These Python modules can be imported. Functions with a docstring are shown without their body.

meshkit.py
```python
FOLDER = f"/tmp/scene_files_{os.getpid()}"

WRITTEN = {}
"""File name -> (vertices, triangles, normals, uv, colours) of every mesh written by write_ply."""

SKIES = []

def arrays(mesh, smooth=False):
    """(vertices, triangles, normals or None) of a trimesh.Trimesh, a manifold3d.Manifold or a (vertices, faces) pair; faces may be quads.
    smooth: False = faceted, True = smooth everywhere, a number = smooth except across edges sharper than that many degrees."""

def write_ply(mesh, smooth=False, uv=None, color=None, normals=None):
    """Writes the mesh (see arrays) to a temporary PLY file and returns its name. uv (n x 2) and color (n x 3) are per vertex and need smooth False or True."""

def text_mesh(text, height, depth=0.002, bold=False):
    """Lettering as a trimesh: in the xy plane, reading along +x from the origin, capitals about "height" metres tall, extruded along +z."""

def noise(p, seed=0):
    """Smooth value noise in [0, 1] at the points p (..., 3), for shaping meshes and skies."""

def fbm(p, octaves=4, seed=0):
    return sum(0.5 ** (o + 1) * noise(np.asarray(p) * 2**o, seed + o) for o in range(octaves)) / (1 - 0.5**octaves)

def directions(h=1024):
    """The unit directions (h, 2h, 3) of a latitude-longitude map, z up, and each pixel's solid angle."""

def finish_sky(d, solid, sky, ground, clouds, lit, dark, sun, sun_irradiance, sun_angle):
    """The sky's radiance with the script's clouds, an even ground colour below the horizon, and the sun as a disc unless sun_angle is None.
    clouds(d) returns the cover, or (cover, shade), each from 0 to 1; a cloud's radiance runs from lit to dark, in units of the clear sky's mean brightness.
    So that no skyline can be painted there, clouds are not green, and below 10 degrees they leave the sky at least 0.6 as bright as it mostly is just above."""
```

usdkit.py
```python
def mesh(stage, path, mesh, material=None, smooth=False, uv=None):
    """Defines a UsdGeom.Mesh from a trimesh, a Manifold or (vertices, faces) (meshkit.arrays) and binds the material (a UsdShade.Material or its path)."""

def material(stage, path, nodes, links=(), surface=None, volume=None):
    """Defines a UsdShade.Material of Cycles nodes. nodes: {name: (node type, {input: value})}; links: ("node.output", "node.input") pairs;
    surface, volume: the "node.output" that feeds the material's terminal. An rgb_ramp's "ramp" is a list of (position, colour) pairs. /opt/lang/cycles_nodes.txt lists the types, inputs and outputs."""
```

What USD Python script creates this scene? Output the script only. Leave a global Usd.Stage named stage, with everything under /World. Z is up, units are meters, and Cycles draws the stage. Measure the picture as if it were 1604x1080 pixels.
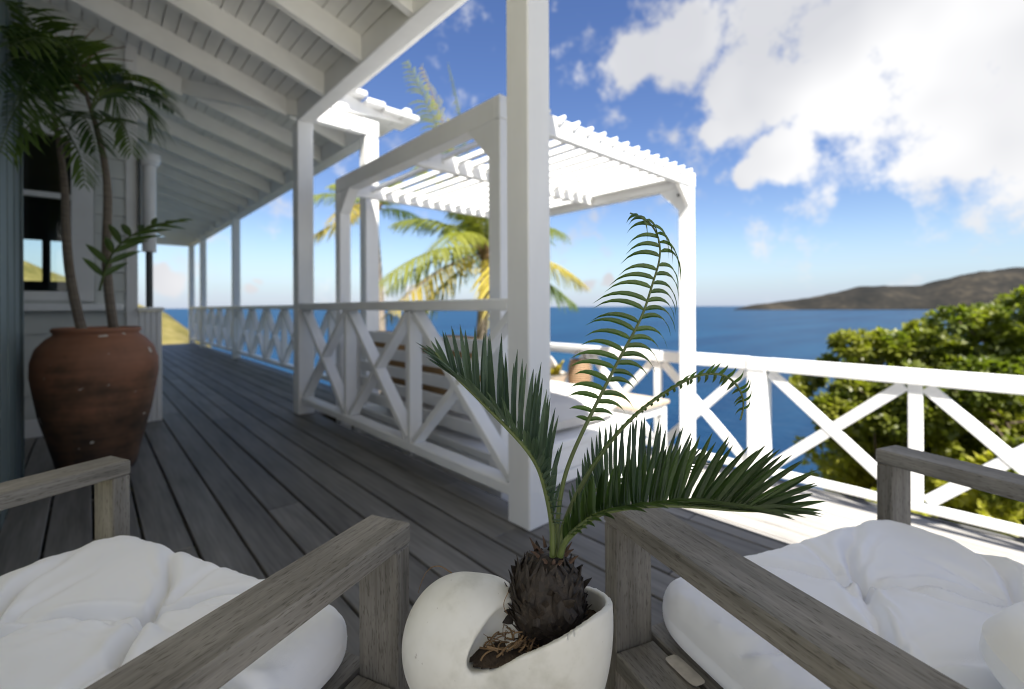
import math, random
import numpy as np, trimesh, manifold3d as m3
import usdkit, meshkit
from pxr import Usd, UsdGeom, UsdLux, UsdShade, Gf, Sdf, Vt

stage = Usd.Stage.CreateInMemory()
UsdGeom.SetStageUpAxis(stage, UsdGeom.Tokens.z)
UsdGeom.SetStageMetersPerUnit(stage, 1.0)
world = UsdGeom.Xform.Define(stage, '/World')
stage.SetDefaultPrim(world.GetPrim())
UsdGeom.Scope.Define(stage, '/World/Looks')
rnd = random.Random(7)
rng = np.random.default_rng(7)

# ------------------------------------------------------------------ camera, sun, sky
A = math.radians(42.5)                 # the camera looks this far to the right of the walkway (+Y)
FPX, W, H = 723.0, 1604.0, 1080.0      # focal length in pixels of the photograph
CX, CY, ROLL = 802.0, 481.0, 0.0044
R_ = np.array([math.cos(A), -math.sin(A), 0.0]); F_ = np.array([math.sin(A), math.cos(A), 0.0]); U_ = np.array([0, 0, 1.0])
EYE = np.array([0.0, 0.0, 1.0])
cam = UsdGeom.Camera.Define(stage, '/World/camera')
r2, u2 = R_ - ROLL * U_, U_ + ROLL * R_
M = Gf.Matrix4d(*[float(x) for x in (*r2, 0, *u2, 0, *(-F_), 0, *EYE, 1)])
cam.AddTransformOp().Set(M)
cam.CreateHorizontalApertureAttr(36.0); cam.CreateVerticalApertureAttr(36.0 * H / W)
cam.CreateFocalLengthAttr(36.0 * FPX / W)
cam.CreateVerticalApertureOffsetAttr(-36.0 * (H / 2 - CY) / W)
cam.CreateClippingRangeAttr(Gf.Vec2f(0.02, 60000))
cam.CreateFStopAttr(2.8); cam.CreateFocusDistanceAttr(0.66)
EXPOSURE = 2.72
cam.CreateExposureAttr(EXPOSURE)

SUN = np.array([-0.30, -0.62, 1.0]); SUN /= np.linalg.norm(SUN)
sun = UsdLux.DistantLight.Define(stage, '/World/sun')
sun.CreateIntensityAttr(0.5); sun.CreateAngleAttr(0.5); sun.CreateNormalizeAttr(True); sun.CreateColorAttr(Gf.Vec3f(1.0, 0.95, 0.87))
zx = np.cross([0, 1, 0], SUN); zx /= np.linalg.norm(zx); zy = np.cross(SUN, zx)
sun.AddTransformOp().Set(Gf.Matrix4d(*[float(x) for x in (*zx, 0, *zy, 0, *SUN, 0, 0, 0, 0, 1)]))

def ray(x, y):
    dx, dy = x - CX, CY - y
    u, v = dx + ROLL * dy, dy - ROLL * dx
    return F_ + u / FPX * R_ + v / FPX * U_
def at(x, y, d):                       # the point that far in front of the camera
    return EYE + d * ray(x, y)
def cg(x, z):                          # camera ground coordinates to world X, Y
    return np.array([z * math.sin(A) + x * math.cos(A), z * math.cos(A) - x * math.sin(A)])

# ---- the sky: clear air with cumulus; each cloud is a direction, a size and a height of its own
def ndir(x, y):
    d = ray(x, y); return d / np.linalg.norm(d)
CLOUDS = [(1490, 30, .27), (1290, 60, .18), (1060, 78, .115), (985, 92, .075), (1180, 130, .13), (1220, 245, .075), (1330, 150, .11), (1490, 140, .13),
          (1490, 245, .065), (1620, 170, .14), (1125, 205, .045), (1720, 40, .34), (1560, -140, .4), (1390, -60, .22), (1175, 268, .04), (1590, 245, .06),
          (268, 445, .045), (255, 425, .03), (412, 436, .022), (395, 452, .025), (922, 452, .025), (880, 458, .02), (950, 450, .02), (600, 460, .03), (650, 455, .025),(560, 180, .0001)]
FILL_CLOUDS = []
while len(FILL_CLOUDS) < 27:            # unseen cumulus added outside the view as fill light for the shaded porch
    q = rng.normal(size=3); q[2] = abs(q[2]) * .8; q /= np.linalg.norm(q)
    if q @ F_ < .35 and q[2] > .12: FILL_CLOUDS.append((tuple(q), float(rng.uniform(.2, .46))))
nodes = {'tc': ('texture_coordinate', {}),
         'sky': ('sky_texture', {'sky_type': 'single_scattering', 'sun_disc': False, 'sun_elevation': math.asin(SUN[2]), 'sun_rotation': math.atan2(SUN[0], SUN[1]), 'altitude': 50.0, 'air_density': 1.0, 'aerosol_density': 0.3, 'ozone_density': 1.0})}
links = [('tc.generated', 'wn.vector')]
nodes['wn'] = ('noise_texture', {'scale': 7.0, 'detail': 5.0, 'roughness': 0.55})
nodes['wsub'] = ('vector_math', {'math_type': 'subtract', 'vector2': (.5, .5, .5)})
nodes['wscale'] = ('vector_math', {'math_type': 'scale', 'scale': 0.10})
nodes['wadd'] = ('vector_math', {'math_type': 'add'})
links += [('wn.color', 'wsub.vector1'), ('wsub.vector', 'wscale.vector1'), ('wscale.vector', 'wadd.vector1'), ('tc.generated', 'wadd.vector2')]
prev = None
alldirs = [(ndir(x, y), r) for x, y, r in CLOUDS] + [(np.array(d) / np.linalg.norm(d), r) for d, r in FILL_CLOUDS]
for i, (d, r) in enumerate(alldirs):
    nodes[f'd{i}'] = ('vector_math', {'math_type': 'distance', 'vector2': tuple(d)})
    nodes[f'm{i}'] = ('map_range', {'range_type': 'linear', 'from_min': r, 'from_max': 0.0, 'to_min': 0.0, 'to_max': 1.0, 'clamp': True})
    links += [('wadd.vector', f'd{i}.vector1'), (f'd{i}.value', f'm{i}.value')]
    if prev is None:
        prev = f'm{i}.result'
    else:
        nodes[f'x{i}'] = ('math', {'math_type': 'smoothmax', 'value3': 0.15})
        links += [(prev, f'x{i}.value1'), (f'm{i}.result', f'x{i}.value2')]
        prev = f'x{i}.value'
nodes['dn'] = ('noise_texture', {'scale': 11.0, 'detail': 8.0, 'roughness': 0.6})
nodes['dn2'] = ('map_range', {'from_min': .25, 'from_max': .75, 'to_min': -.42, 'to_max': .36})
nodes['dens'] = ('math', {'math_type': 'add'})
nodes['cover'] = ('map_range', {'range_type': 'smoothstep', 'from_min': .13, 'from_max': .50, 'to_min': 0.0, 'to_max': 1.0, 'clamp': True})
nodes['sn'] = ('noise_texture', {'scale': 3.6, 'detail': 2.5, 'roughness': 0.45})
nodes['shade'] = ('rgb_ramp', {'ramp': [(0.0, (.60, .61, .66)), (.44, (.69, .70, .74)), (.64, (.97, .97, .98)), (1.0, (1.05, 1.05, 1.05))]})
nodes['cs'] = ('vector_math', {'math_type': 'scale', 'scale': 1.95})
nodes['hs'] = ('hsv', {'hue': 0.515, 'saturation': 1.2, 'value': .31, 'fac': 1.0})
nodes['se'] = ('separate_xyz', {})
nodes['hz'] = ('map_range', {'range_type': 'smoothstep', 'from_min': .15, 'from_max': -.01, 'to_min': 0.0, 'to_max': .75, 'clamp': True})
nodes['hm'] = ('mix_color', {'blend_type': 'mix', 'use_clamp': False, 'b': (.74, .98, 1.58)})
nodes['mixc'] = ('mix_color', {'blend_type': 'mix', 'use_clamp': False})
nodes['bg'] = ('background_shader', {'strength': 0.080})
links += [('tc.generated', 'dn.vector'), ('dn.fac', 'dn2.value'), (prev, 'dens.value1'), ('dn2.result', 'dens.value2'), ('dens.value', 'cover.value'),
          ('tc.generated', 'sn.vector'), ('sn.fac', 'shade.fac'), ('shade.color', 'cs.vector1'), ('sky.color', 'hs.color'),
          ('tc.generated', 'se.vector'), ('se.z', 'hz.value'), ('hz.result', 'hm.fac'), ('hs.color', 'hm.a'), ('cover.result', 'mixc.fac'), ('hm.result', 'mixc.a'), ('cs.vector', 'mixc.b'), ('mixc.result', 'bg.color')]
sky_mat = usdkit.material(stage, '/World/Looks/sky', nodes, links, surface='bg.background')
dome = UsdLux.DomeLight.Define(stage, '/World/sky')
UsdShade.MaterialBindingAPI.Apply(dome.GetPrim()).Bind(sky_mat)
dome.GetPrim().SetCustomDataByKey('kind', 'structure')

# ------------------------------------------------------------------ materials
def mat(name, nodes, links=(), surface='p.BSDF', **k):
    return usdkit.material(stage, '/World/Looks/' + name, nodes, list(links), surface=surface, **k)
CO = ('texture_coordinate', {})
def plain(name, col, rough=.5, spec=.5, var=.08, scale=6.0, bump=0.0, bscale=80.0, stretch=(1, 1, 1), detail=4.0):
    c = np.array(col)
    n = {'tc': CO, 'mp': ('mapping', {'mapping_type': 'point', 'scale': stretch}), 'n': ('noise_texture', {'scale': scale, 'detail': detail, 'roughness': .6}),
         'r': ('rgb_ramp', {'ramp': [(.25, tuple(c * (1 - var))), (.75, tuple(np.minimum(c * (1 + var), 1)))]}),
         'p': ('principled_bsdf', {'roughness': rough, 'specular_ior_level': spec})}
    l = [('tc.object', 'mp.vector'), ('mp.vector', 'n.vector'), ('n.fac', 'r.fac'), ('r.color', 'p.base_color')]
    if bump:
        n['n2'] = ('noise_texture', {'scale': bscale, 'detail': 3.0}); n['b'] = ('bump', {'strength': bump, 'distance': .004})
        l += [('mp.vector', 'n2.vector'), ('n2.fac', 'b.height'), ('b.normal', 'p.normal')]
    return mat(name, n, l)
def grain(name, cols, axis, rough=.65, bump=.35, fine=70.0, island=.25, worn=None, spec=.35):
    """Weathered wood: streaks along one axis, tone differing from piece to piece."""
    st = [fine, fine, fine]; st[axis] = fine / 22
    st2 = [9.0, 9.0, 9.0]; st2[axis] = 1.3
    n = {'tc': CO, 'oi': ('object_info', {}), 'os': ('vector_math', {'math_type': 'scale', 'scale': 37.0}), 'cx': ('combine_xyz', {}),
         'off': ('vector_math', {'math_type': 'add'}),
         'mp': ('mapping', {'mapping_type': 'point', 'scale': tuple(st)}), 'mp2': ('mapping', {'mapping_type': 'point', 'scale': tuple(st2)}),
         'n': ('noise_texture', {'scale': 1.0, 'detail': 5.0, 'roughness': .65}), 'n2': ('noise_texture', {'scale': 1.0, 'detail': 4.0, 'roughness': .6}),
         'mx': ('mix_float', {'fac': .5}), 'r': ('rgb_ramp', {'ramp': [(.32, cols[0]), (.48, cols[1]), (.68, cols[2])]}),
         'mr': ('map_range', {'from_min': 0.0, 'from_max': 1.0, 'to_min': 1 - island, 'to_max': 1 + island}),
         'v': ('vector_math', {'math_type': 'scale'}), 'b': ('bump', {'strength': bump, 'distance': .002}),
         'p': ('principled_bsdf', {'roughness': rough, 'specular_ior_level': spec})}
    l = [('oi.random', 'cx.x'), ('oi.random', 'cx.y'), ('oi.random', 'cx.z'), ('cx.vector', 'os.vector1'), ('tc.object', 'off.vector1'), ('os.vector', 'off.vector2'),
         ('off.vector', 'mp.vector'), ('off.vector', 'mp2.vector'), ('mp.vector', 'n.vector'), ('mp2.vector', 'n2.vector'),
         ('n.fac', 'mx.a'), ('n2.fac', 'mx.b'), ('mx.result', 'r.fac'), ('oi.random', 'mr.value'), ('r.color', 'v.vector1'), ('mr.result', 'v.scale'),
         ('v.vector', 'p.base_color'), ('n.fac', 'b.height'), ('b.normal', 'p.normal')]
    return mat(name, n, l)
def leafmat(name, dark, light, rough=.4, trans=.35, scale=3.0, spec=.5):
    tcol = tuple(np.minimum(np.array(light) * np.array([1.5, 1.7, .8]), 1))
    n = {'tc': CO, 'g': ('geometry', {}), 'oi': ('object_info', {}), 'ra': ('math', {'math_type': 'add'}), 'rf': ('math', {'math_type': 'fraction'}), 'n': ('noise_texture', {'scale': scale, 'detail': 2.0}), 'mx': ('mix_float', {'fac': .55}),
         'r': ('rgb_ramp', {'ramp': [(.25, dark), (.75, light)]}), 'p': ('principled_bsdf', {'roughness': rough, 'specular_ior_level': spec}),
         't': ('translucent_bsdf', {}), 'tm': ('mix_color', {'blend_type': 'multiply', 'fac': 1.0, 'b': (2.2, 2.4, 1.0), 'use_clamp': False}), 'm': ('mix_closure', {'fac': trans})}
    l = [('tc.object', 'n.vector'), ('n.fac', 'mx.a'), ('g.random_per_island', 'ra.value1'), ('oi.random', 'ra.value2'), ('ra.value', 'rf.value1'), ('rf.value', 'mx.b'), ('mx.result', 'r.fac'), ('r.color', 'p.base_color'), ('r.color', 'tm.a'),
         ('tm.result', 't.color'), ('p.BSDF', 'm.closure1'), ('t.BSDF', 'm.closure2')]
    return mat(name, n, l, surface='m.closure')

MT = {}
MT['white'] = plain('white_paint', (.80, .805, .80), rough=.45, var=.06, scale=3.0, bump=.25, bscale=60.0, stretch=(1, 1, .25))
MT['trim'] = plain('trim_paint', (.72, .72, .71), rough=.5, var=.06, scale=4.0)
MT['ceiling'] = plain('ceiling_paint', (.85, .85, .82), rough=.55, var=.06, scale=4.0)
MT['wall'] = plain('wall_paint', (.56, .58, .55), rough=.6, var=.07, scale=3.0)
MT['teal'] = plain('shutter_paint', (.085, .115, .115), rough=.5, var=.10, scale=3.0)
MT['roofing'] = plain('roofing_paint', (.78, .78, .77), rough=.6, var=.06)
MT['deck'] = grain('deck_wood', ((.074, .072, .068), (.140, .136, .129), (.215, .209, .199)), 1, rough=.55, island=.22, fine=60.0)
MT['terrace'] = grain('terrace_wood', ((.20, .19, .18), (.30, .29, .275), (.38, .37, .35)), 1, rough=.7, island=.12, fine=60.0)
MT['patio'] = plain('bounce_surface', (.55, .53, .49), rough=.85, var=.12, scale=2.0)  # pale finish of the added slab, so it throws sunlight back
MT['fascia'] = grain('fascia_wood', ((.05, .05, .05), (.08, .08, .08), (.11, .11, .11)), 1, rough=.7)
def teak(name, axis):
    st = [190.0] * 3; st[axis] = 7.0
    st2 = [26.0] * 3; st2[axis] = 1.6
    st3 = [420.0] * 3; st3[axis] = 60.0
    n = {'tc': CO, 'oi': ('object_info', {}), 'os': ('vector_math', {'math_type': 'scale', 'scale': 37.0}), 'cx': ('combine_xyz', {}), 'off': ('vector_math', {'math_type': 'add'}),
         'm1': ('mapping', {'scale': tuple(st)}), 'm2': ('mapping', {'scale': tuple(st2)}), 'm3': ('mapping', {'scale': tuple(st3)}),
         'n1': ('noise_texture', {'scale': 1.0, 'detail': 4.0, 'roughness': .6}), 'n2': ('noise_texture', {'scale': 1.0, 'detail': 4.0, 'roughness': .6, 'distortion': .4}), 'n3': ('noise_texture', {'scale': 1.0, 'detail': 2.0}),
         'n4': ('noise_texture', {'scale': 7.0, 'detail': 3.0}), 'mx': ('mix_float', {'fac': .55}), 'mx2': ('mix_float', {'fac': .25}),
         'r': ('rgb_ramp', {'ramp': [(.30, (.070, .064, .055)), (.44, (.155, .143, .122)), (.56, (.225, .210, .182)), (.72, (.32, .30, .265))]}),
         'p3': ('rgb_ramp', {'ramp': [(.30, (.45, .43, .40)), (.44, (1, 1, 1))]}), 'mm': ('mix_color', {'blend_type': 'multiply', 'fac': .8}),
         'b': ('bump', {'strength': .6, 'distance': .0015}), 'p': ('principled_bsdf', {'roughness': .68, 'specular_ior_level': .3})}
    l = [('oi.random', 'cx.x'), ('oi.random', 'cx.y'), ('oi.random', 'cx.z'), ('cx.vector', 'os.vector1'), ('tc.object', 'off.vector1'), ('os.vector', 'off.vector2'),
         ('off.vector', 'm1.vector'), ('off.vector', 'm2.vector'), ('off.vector', 'm3.vector'), ('off.vector', 'n4.vector'), ('m1.vector', 'n1.vector'), ('m2.vector', 'n2.vector'), ('m3.vector', 'n3.vector'),
         ('n1.fac', 'mx.a'), ('n2.fac', 'mx.b'), ('mx.result', 'mx2.a'), ('n4.fac', 'mx2.b'), ('mx2.result', 'r.fac'), ('n3.fac', 'p3.fac'), ('r.color', 'mm.a'), ('p3.color', 'mm.b'), ('mm.result', 'p.base_color'), ('n1.fac', 'b.height'), ('b.normal', 'p.normal')]
    return mat(name, n, l)
for k_, ax_ in (('teak_y', 1), ('teak_z', 2), ('teak_x', 0)): MT[k_] = teak(k_, ax_)
MT['fabric'] = plain('white_canvas', (.87, .88, .90), rough=.9, spec=.15, var=.03, scale=5.0, bump=.25, bscale=900.0)
MT['fabric_grey'] = plain('pale_canvas', (.62, .60, .57), rough=.9, spec=.15, var=.05, scale=5.0, bump=.2, bscale=700.0)
MT['tan'] = plain('tan_canvas', (.42, .27, .13), rough=.9, spec=.15, var=.15, scale=5.0, bump=.2, bscale=500.0)
MT['tag'] = plain('tag_cloth', (.50, .46, .40), rough=.8, var=.2, scale=40.0)
MT['ceramic'] = mat('ceramic', {'tc': CO, 'n': ('noise_texture', {'scale': 9.0, 'detail': 6.0, 'roughness': .65}), 'n3': ('noise_texture', {'scale': 140.0, 'detail': 3.0, 'roughness': .5}),
    'r': ('rgb_ramp', {'ramp': [(.30, (.50, .49, .42)), (.48, (.66, .65, .59)), (.7, (.72, .715, .67))]}), 'r2': ('rgb_ramp', {'ramp': [(.22, (.35, .31, .25)), (.30, (1, 1, 1))]}),
    'mx': ('mix_color', {'blend_type': 'multiply', 'fac': .6}), 'b': ('bump', {'strength': .12, 'distance': .002}), 'p': ('principled_bsdf', {'roughness': .42, 'specular_ior_level': .4})},
    [('tc.object', 'n.vector'), ('tc.object', 'n3.vector'), ('n.fac', 'r.fac'), ('n3.fac', 'r2.fac'), ('r.color', 'mx.a'), ('r2.color', 'mx.b'), ('mx.result', 'p.base_color'), ('n.fac', 'b.height'), ('b.normal', 'p.normal')])
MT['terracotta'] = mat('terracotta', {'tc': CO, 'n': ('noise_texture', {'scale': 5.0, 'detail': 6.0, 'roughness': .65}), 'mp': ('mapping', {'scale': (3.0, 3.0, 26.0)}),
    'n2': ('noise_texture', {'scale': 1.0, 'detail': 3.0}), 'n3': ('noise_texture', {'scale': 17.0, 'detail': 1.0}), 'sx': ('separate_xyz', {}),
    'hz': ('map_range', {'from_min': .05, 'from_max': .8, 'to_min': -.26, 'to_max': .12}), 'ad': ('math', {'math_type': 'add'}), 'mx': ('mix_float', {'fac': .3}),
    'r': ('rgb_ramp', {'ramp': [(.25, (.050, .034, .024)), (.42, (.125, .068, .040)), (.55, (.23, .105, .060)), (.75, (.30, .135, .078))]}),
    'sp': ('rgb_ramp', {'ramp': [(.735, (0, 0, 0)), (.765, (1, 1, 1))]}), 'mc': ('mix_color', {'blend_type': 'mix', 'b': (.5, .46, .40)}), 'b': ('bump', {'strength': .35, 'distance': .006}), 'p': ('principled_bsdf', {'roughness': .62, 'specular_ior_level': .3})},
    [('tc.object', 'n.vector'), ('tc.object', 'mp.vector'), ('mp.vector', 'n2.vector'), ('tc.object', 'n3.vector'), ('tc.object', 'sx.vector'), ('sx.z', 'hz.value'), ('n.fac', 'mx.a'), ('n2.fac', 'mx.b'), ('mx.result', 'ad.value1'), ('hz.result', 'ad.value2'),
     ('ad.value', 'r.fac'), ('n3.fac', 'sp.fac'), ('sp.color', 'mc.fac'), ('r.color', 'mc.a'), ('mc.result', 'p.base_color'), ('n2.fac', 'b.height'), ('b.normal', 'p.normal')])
MT['soil'] = plain('soil', (.045, .030, .018), rough=.9, var=.4, scale=60.0, bump=.8, bscale=120.0)
MT['fibre'] = plain('root_fibre', (.20, .125, .06), rough=.8, var=.3, scale=30.0)
MT['bud'] = plain('woolly_bud', (.085, .050, .032), rough=.9, var=.4, scale=90.0)
MT['scale'] = mat('bark_scale', {'tc': CO, 'g': ('geometry', {}), 'n': ('noise_texture', {'scale': 130.0, 'detail': 4.0, 'roughness': .7}), 'mx': ('mix_float', {'fac': .5}),
    'r': ('rgb_ramp', {'ramp': [(.25, (.022, .016, .011)), (.46, (.080, .056, .036)), (.60, (.17, .12, .072)), (.78, (.32, .24, .15))]}), 'b': ('bump', {'strength': .7, 'distance': .002}), 'p': ('principled_bsdf', {'roughness': .6, 'specular_ior_level': .4})},
    [('tc.object', 'n.vector'), ('n.fac', 'mx.a'), ('g.random_per_island', 'mx.b'), ('mx.result', 'r.fac'), ('r.color', 'p.base_color'), ('n.fac', 'b.height'), ('b.normal', 'p.normal')])
MT['sago'] = leafmat('sago_leaf', (.016, .036, .008), (.044, .078, .018), rough=.38, trans=.20, scale=30.0)
MT['sago_grey'] = leafmat('sago_leaf_grey', (.032, .058, .036), (.080, .118, .076), rough=.33, trans=.15, scale=30.0)
MT['sago_light'] = leafmat('sago_leaf_light', (.035, .075, .018), (.065, .120, .030), rough=.34, trans=.3, scale=30.0)
MT['rachis'] = plain('leaf_stalk', (.085, .115, .030), rough=.45, var=.3, scale=25.0)
MT['tip'] = plain('young_tip', (.05, .035, .018), rough=.6, var=.3, scale=60.0)
MT['potpalm'] = leafmat('pot_palm_leaf', (.028, .058, .016), (.11, .16, .04), rough=.45, trans=.3, scale=4.0)
MT['potpalm_light'] = leafmat('pot_palm_leaf_light', (.035, .070, .010), (.11, .16, .02), rough=.45, trans=.35, scale=4.0)
MT['palmtrunk'] = plain('palm_stem', (.16, .13, .10), rough=.8, var=.35, scale=5.0, bump=.6, bscale=25.0, stretch=(2, 2, 14))
MT['coco'] = leafmat('coconut_leaf', (.060, .095, .018), (.21, .22, .04), rough=.4, trans=.35, scale=1.5)
MT['coco_yellow'] = leafmat('coconut_leaf_yellow', (.22, .17, .03), (.42, .34, .05), rough=.5, trans=.3, scale=1.5)
MT['coco_husk'] = plain('coconut_husk', (.20, .13, .06), rough=.8, var=.4, scale=8.0)
MT['cocotrunk'] = plain('coconut_trunk', (.30, .25, .20), rough=.85, var=.25, scale=3.0, bump=.5, bscale=9.0, stretch=(1, 1, 6))
MT['bush'] = leafmat('bush_leaf', (.090, .115, .014), (.40, .37, .05), rough=.42, trans=.42, scale=1.2)
MT['bush_dark'] = leafmat('bush_leaf_dark', (.070, .095, .014), (.32, .31, .045), rough=.42, trans=.42, scale=1.2)
MT['bark'] = plain('bark', (.12, .09, .065), rough=.9, var=.35, scale=9.0, bump=.5, bscale=30.0)
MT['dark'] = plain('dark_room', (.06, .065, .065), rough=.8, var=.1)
MT['metal'] = plain('painted_pipe', (.70, .71, .71), rough=.35, var=.04)
MT['darkmetal'] = plain('dark_metal', (.05, .055, .055), rough=.45, var=.1)
MT['wicker'] = mat('wicker', {'tc': CO, 'w': ('wave_texture', {'scale': 14.0, 'bands_direction': 'z', 'distortion': 1.5}), 'r': ('rgb_ramp', {'ramp': [(.2, (.10, .06, .03)), (.8, (.36, .24, .14))]}), 'p': ('principled_bsdf', {'roughness': .7})},
    [('tc.object', 'w.vector'), ('w.fac', 'r.fac'), ('r.color', 'p.base_color')])
MT['tabletop'] = grain('table_wood', ((.36, .28, .20), (.46, .37, .28), (.55, .46, .36)), 1, fine=40.0, island=.05)
MT['shellpot'] = plain('conch_white', (.75, .70, .62), rough=.5, var=.1, scale=15.0)
MT['glass'] = mat('window_glass', {'f': ('fresnel', {'IOR': 1.5}), 't': ('transparent_bsdf', {'color': (.88, .92, .9)}), 'g': ('glossy_bsdf', {'roughness': .02, 'color': (.9, .9, .9)}), 'm': ('mix_closure', {})},
    [('f.fac', 'm.fac'), ('t.BSDF', 'm.closure1'), ('g.BSDF', 'm.closure2')], surface='m.closure')
MT['sea'] = mat('sea_water', {'tc': ('geometry', {}), 'mp': ('mapping', {'scale': (1, 1, 1)}), 'n': ('noise_texture', {'scale': .22, 'detail': 5.0, 'roughness': .6}), 'mp2': ('mapping', {'rotation': (0, 0, .7), 'scale': (.25, 1.6, 1)}), 'n2': ('noise_texture', {'scale': .012, 'detail': 6.0, 'roughness': .65}),
    'r': ('rgb_ramp', {'ramp': [(.34, (.002, .023, .066)), (.64, (.005, .044, .100))]}), 'b': ('bump', {'strength': .8, 'distance': .8}), 'p': ('principled_bsdf', {'roughness': .4, 'specular_ior_level': .12, 'ior': 1.33})},
    [('tc.position', 'mp.vector'), ('mp.vector', 'n.vector'), ('tc.position', 'mp2.vector'), ('mp2.vector', 'n2.vector'), ('n2.fac', 'r.fac'), ('r.color', 'p.base_color'), ('n.fac', 'b.height'), ('b.normal', 'p.normal')])
MT['headland'] = mat('headland_scrub', {'tc': ('geometry', {}), 'n': ('noise_texture', {'scale': .0045, 'detail': 6.0, 'roughness': .6}), 'n2': ('noise_texture', {'scale': .03, 'detail': 5.0}),
    'mx': ('mix_float', {'fac': .35}), 'r': ('rgb_ramp', {'ramp': [(.36, (.012, .013, .013)), (.52, (.022, .021, .019)), (.66, (.050, .043, .033))]}), 'p': ('principled_bsdf', {'roughness': .95, 'specular_ior_level': .1})},
    [('tc.position', 'n.vector'), ('tc.position', 'n2.vector'), ('n.fac', 'mx.a'), ('n2.fac', 'mx.b'), ('mx.result', 'r.fac'), ('r.color', 'p.base_color')])
MT['hill'] = mat('dry_grass_hill', {'tc': ('geometry', {}), 'n': ('noise_texture', {'scale': .35, 'detail': 6.0, 'roughness': .65}), 'n2': ('noise_texture', {'scale': 3.0, 'detail': 4.0}), 'mx': ('mix_float', {'fac': .35}),
    'r': ('rgb_ramp', {'ramp': [(.34, (.06, .065, .018)), (.48, (.15, .13, .04)), (.62, (.22, .185, .075))]}), 'p': ('principled_bsdf', {'roughness': .95, 'specular_ior_level': .1})},
    [('tc.position', 'n.vector'), ('tc.position', 'n2.vector'), ('n.fac', 'mx.a'), ('n2.fac', 'mx.b'), ('mx.result', 'r.fac'), ('r.color', 'p.base_color')])

# ------------------------------------------------------------------ scene graph helpers
taken = {}
def numbered(parent, name):
    k = taken.get((parent, name), 0); taken[(parent, name)] = k + 1
    return name if k == 0 else f'{name}_{k:03d}'
def meta(p, label=None, cat=None, group=None, kind=None):
    for k, v in (('label', label), ('category', cat), ('group', group), ('kind', kind)):
        if v: p.SetCustomDataByKey(k, v)
    return p
def thing(name, label=None, cat=None, group=None, kind=None, loc=(0, 0, 0), rotz=0.0, parent='/World'):
    x = UsdGeom.Xform.Define(stage, parent + '/' + numbered(parent, name))
    x.AddTranslateOp().Set(Gf.Vec3d(*map(float, loc))); x.AddRotateZOp().Set(float(rotz))
    meta(x.GetPrim(), label, cat, group, kind)
    return str(x.GetPath())
def part(parent, name, mesh, m, smooth=30, label=None, kind=None):
    p = parent + '/' + numbered(parent, name)
    o = usdkit.mesh(stage, p, mesh, MT[m], smooth=smooth)
    meta(o.GetPrim(), label, None, None, kind)
    return p
def solo(name, mesh, m, label=None, cat=None, group=None, kind=None, smooth=30):
    p = part('/World', name, mesh, m, smooth)
    meta(stage.GetPrimAtPath(p), label, cat, group, kind)
    return p

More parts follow.
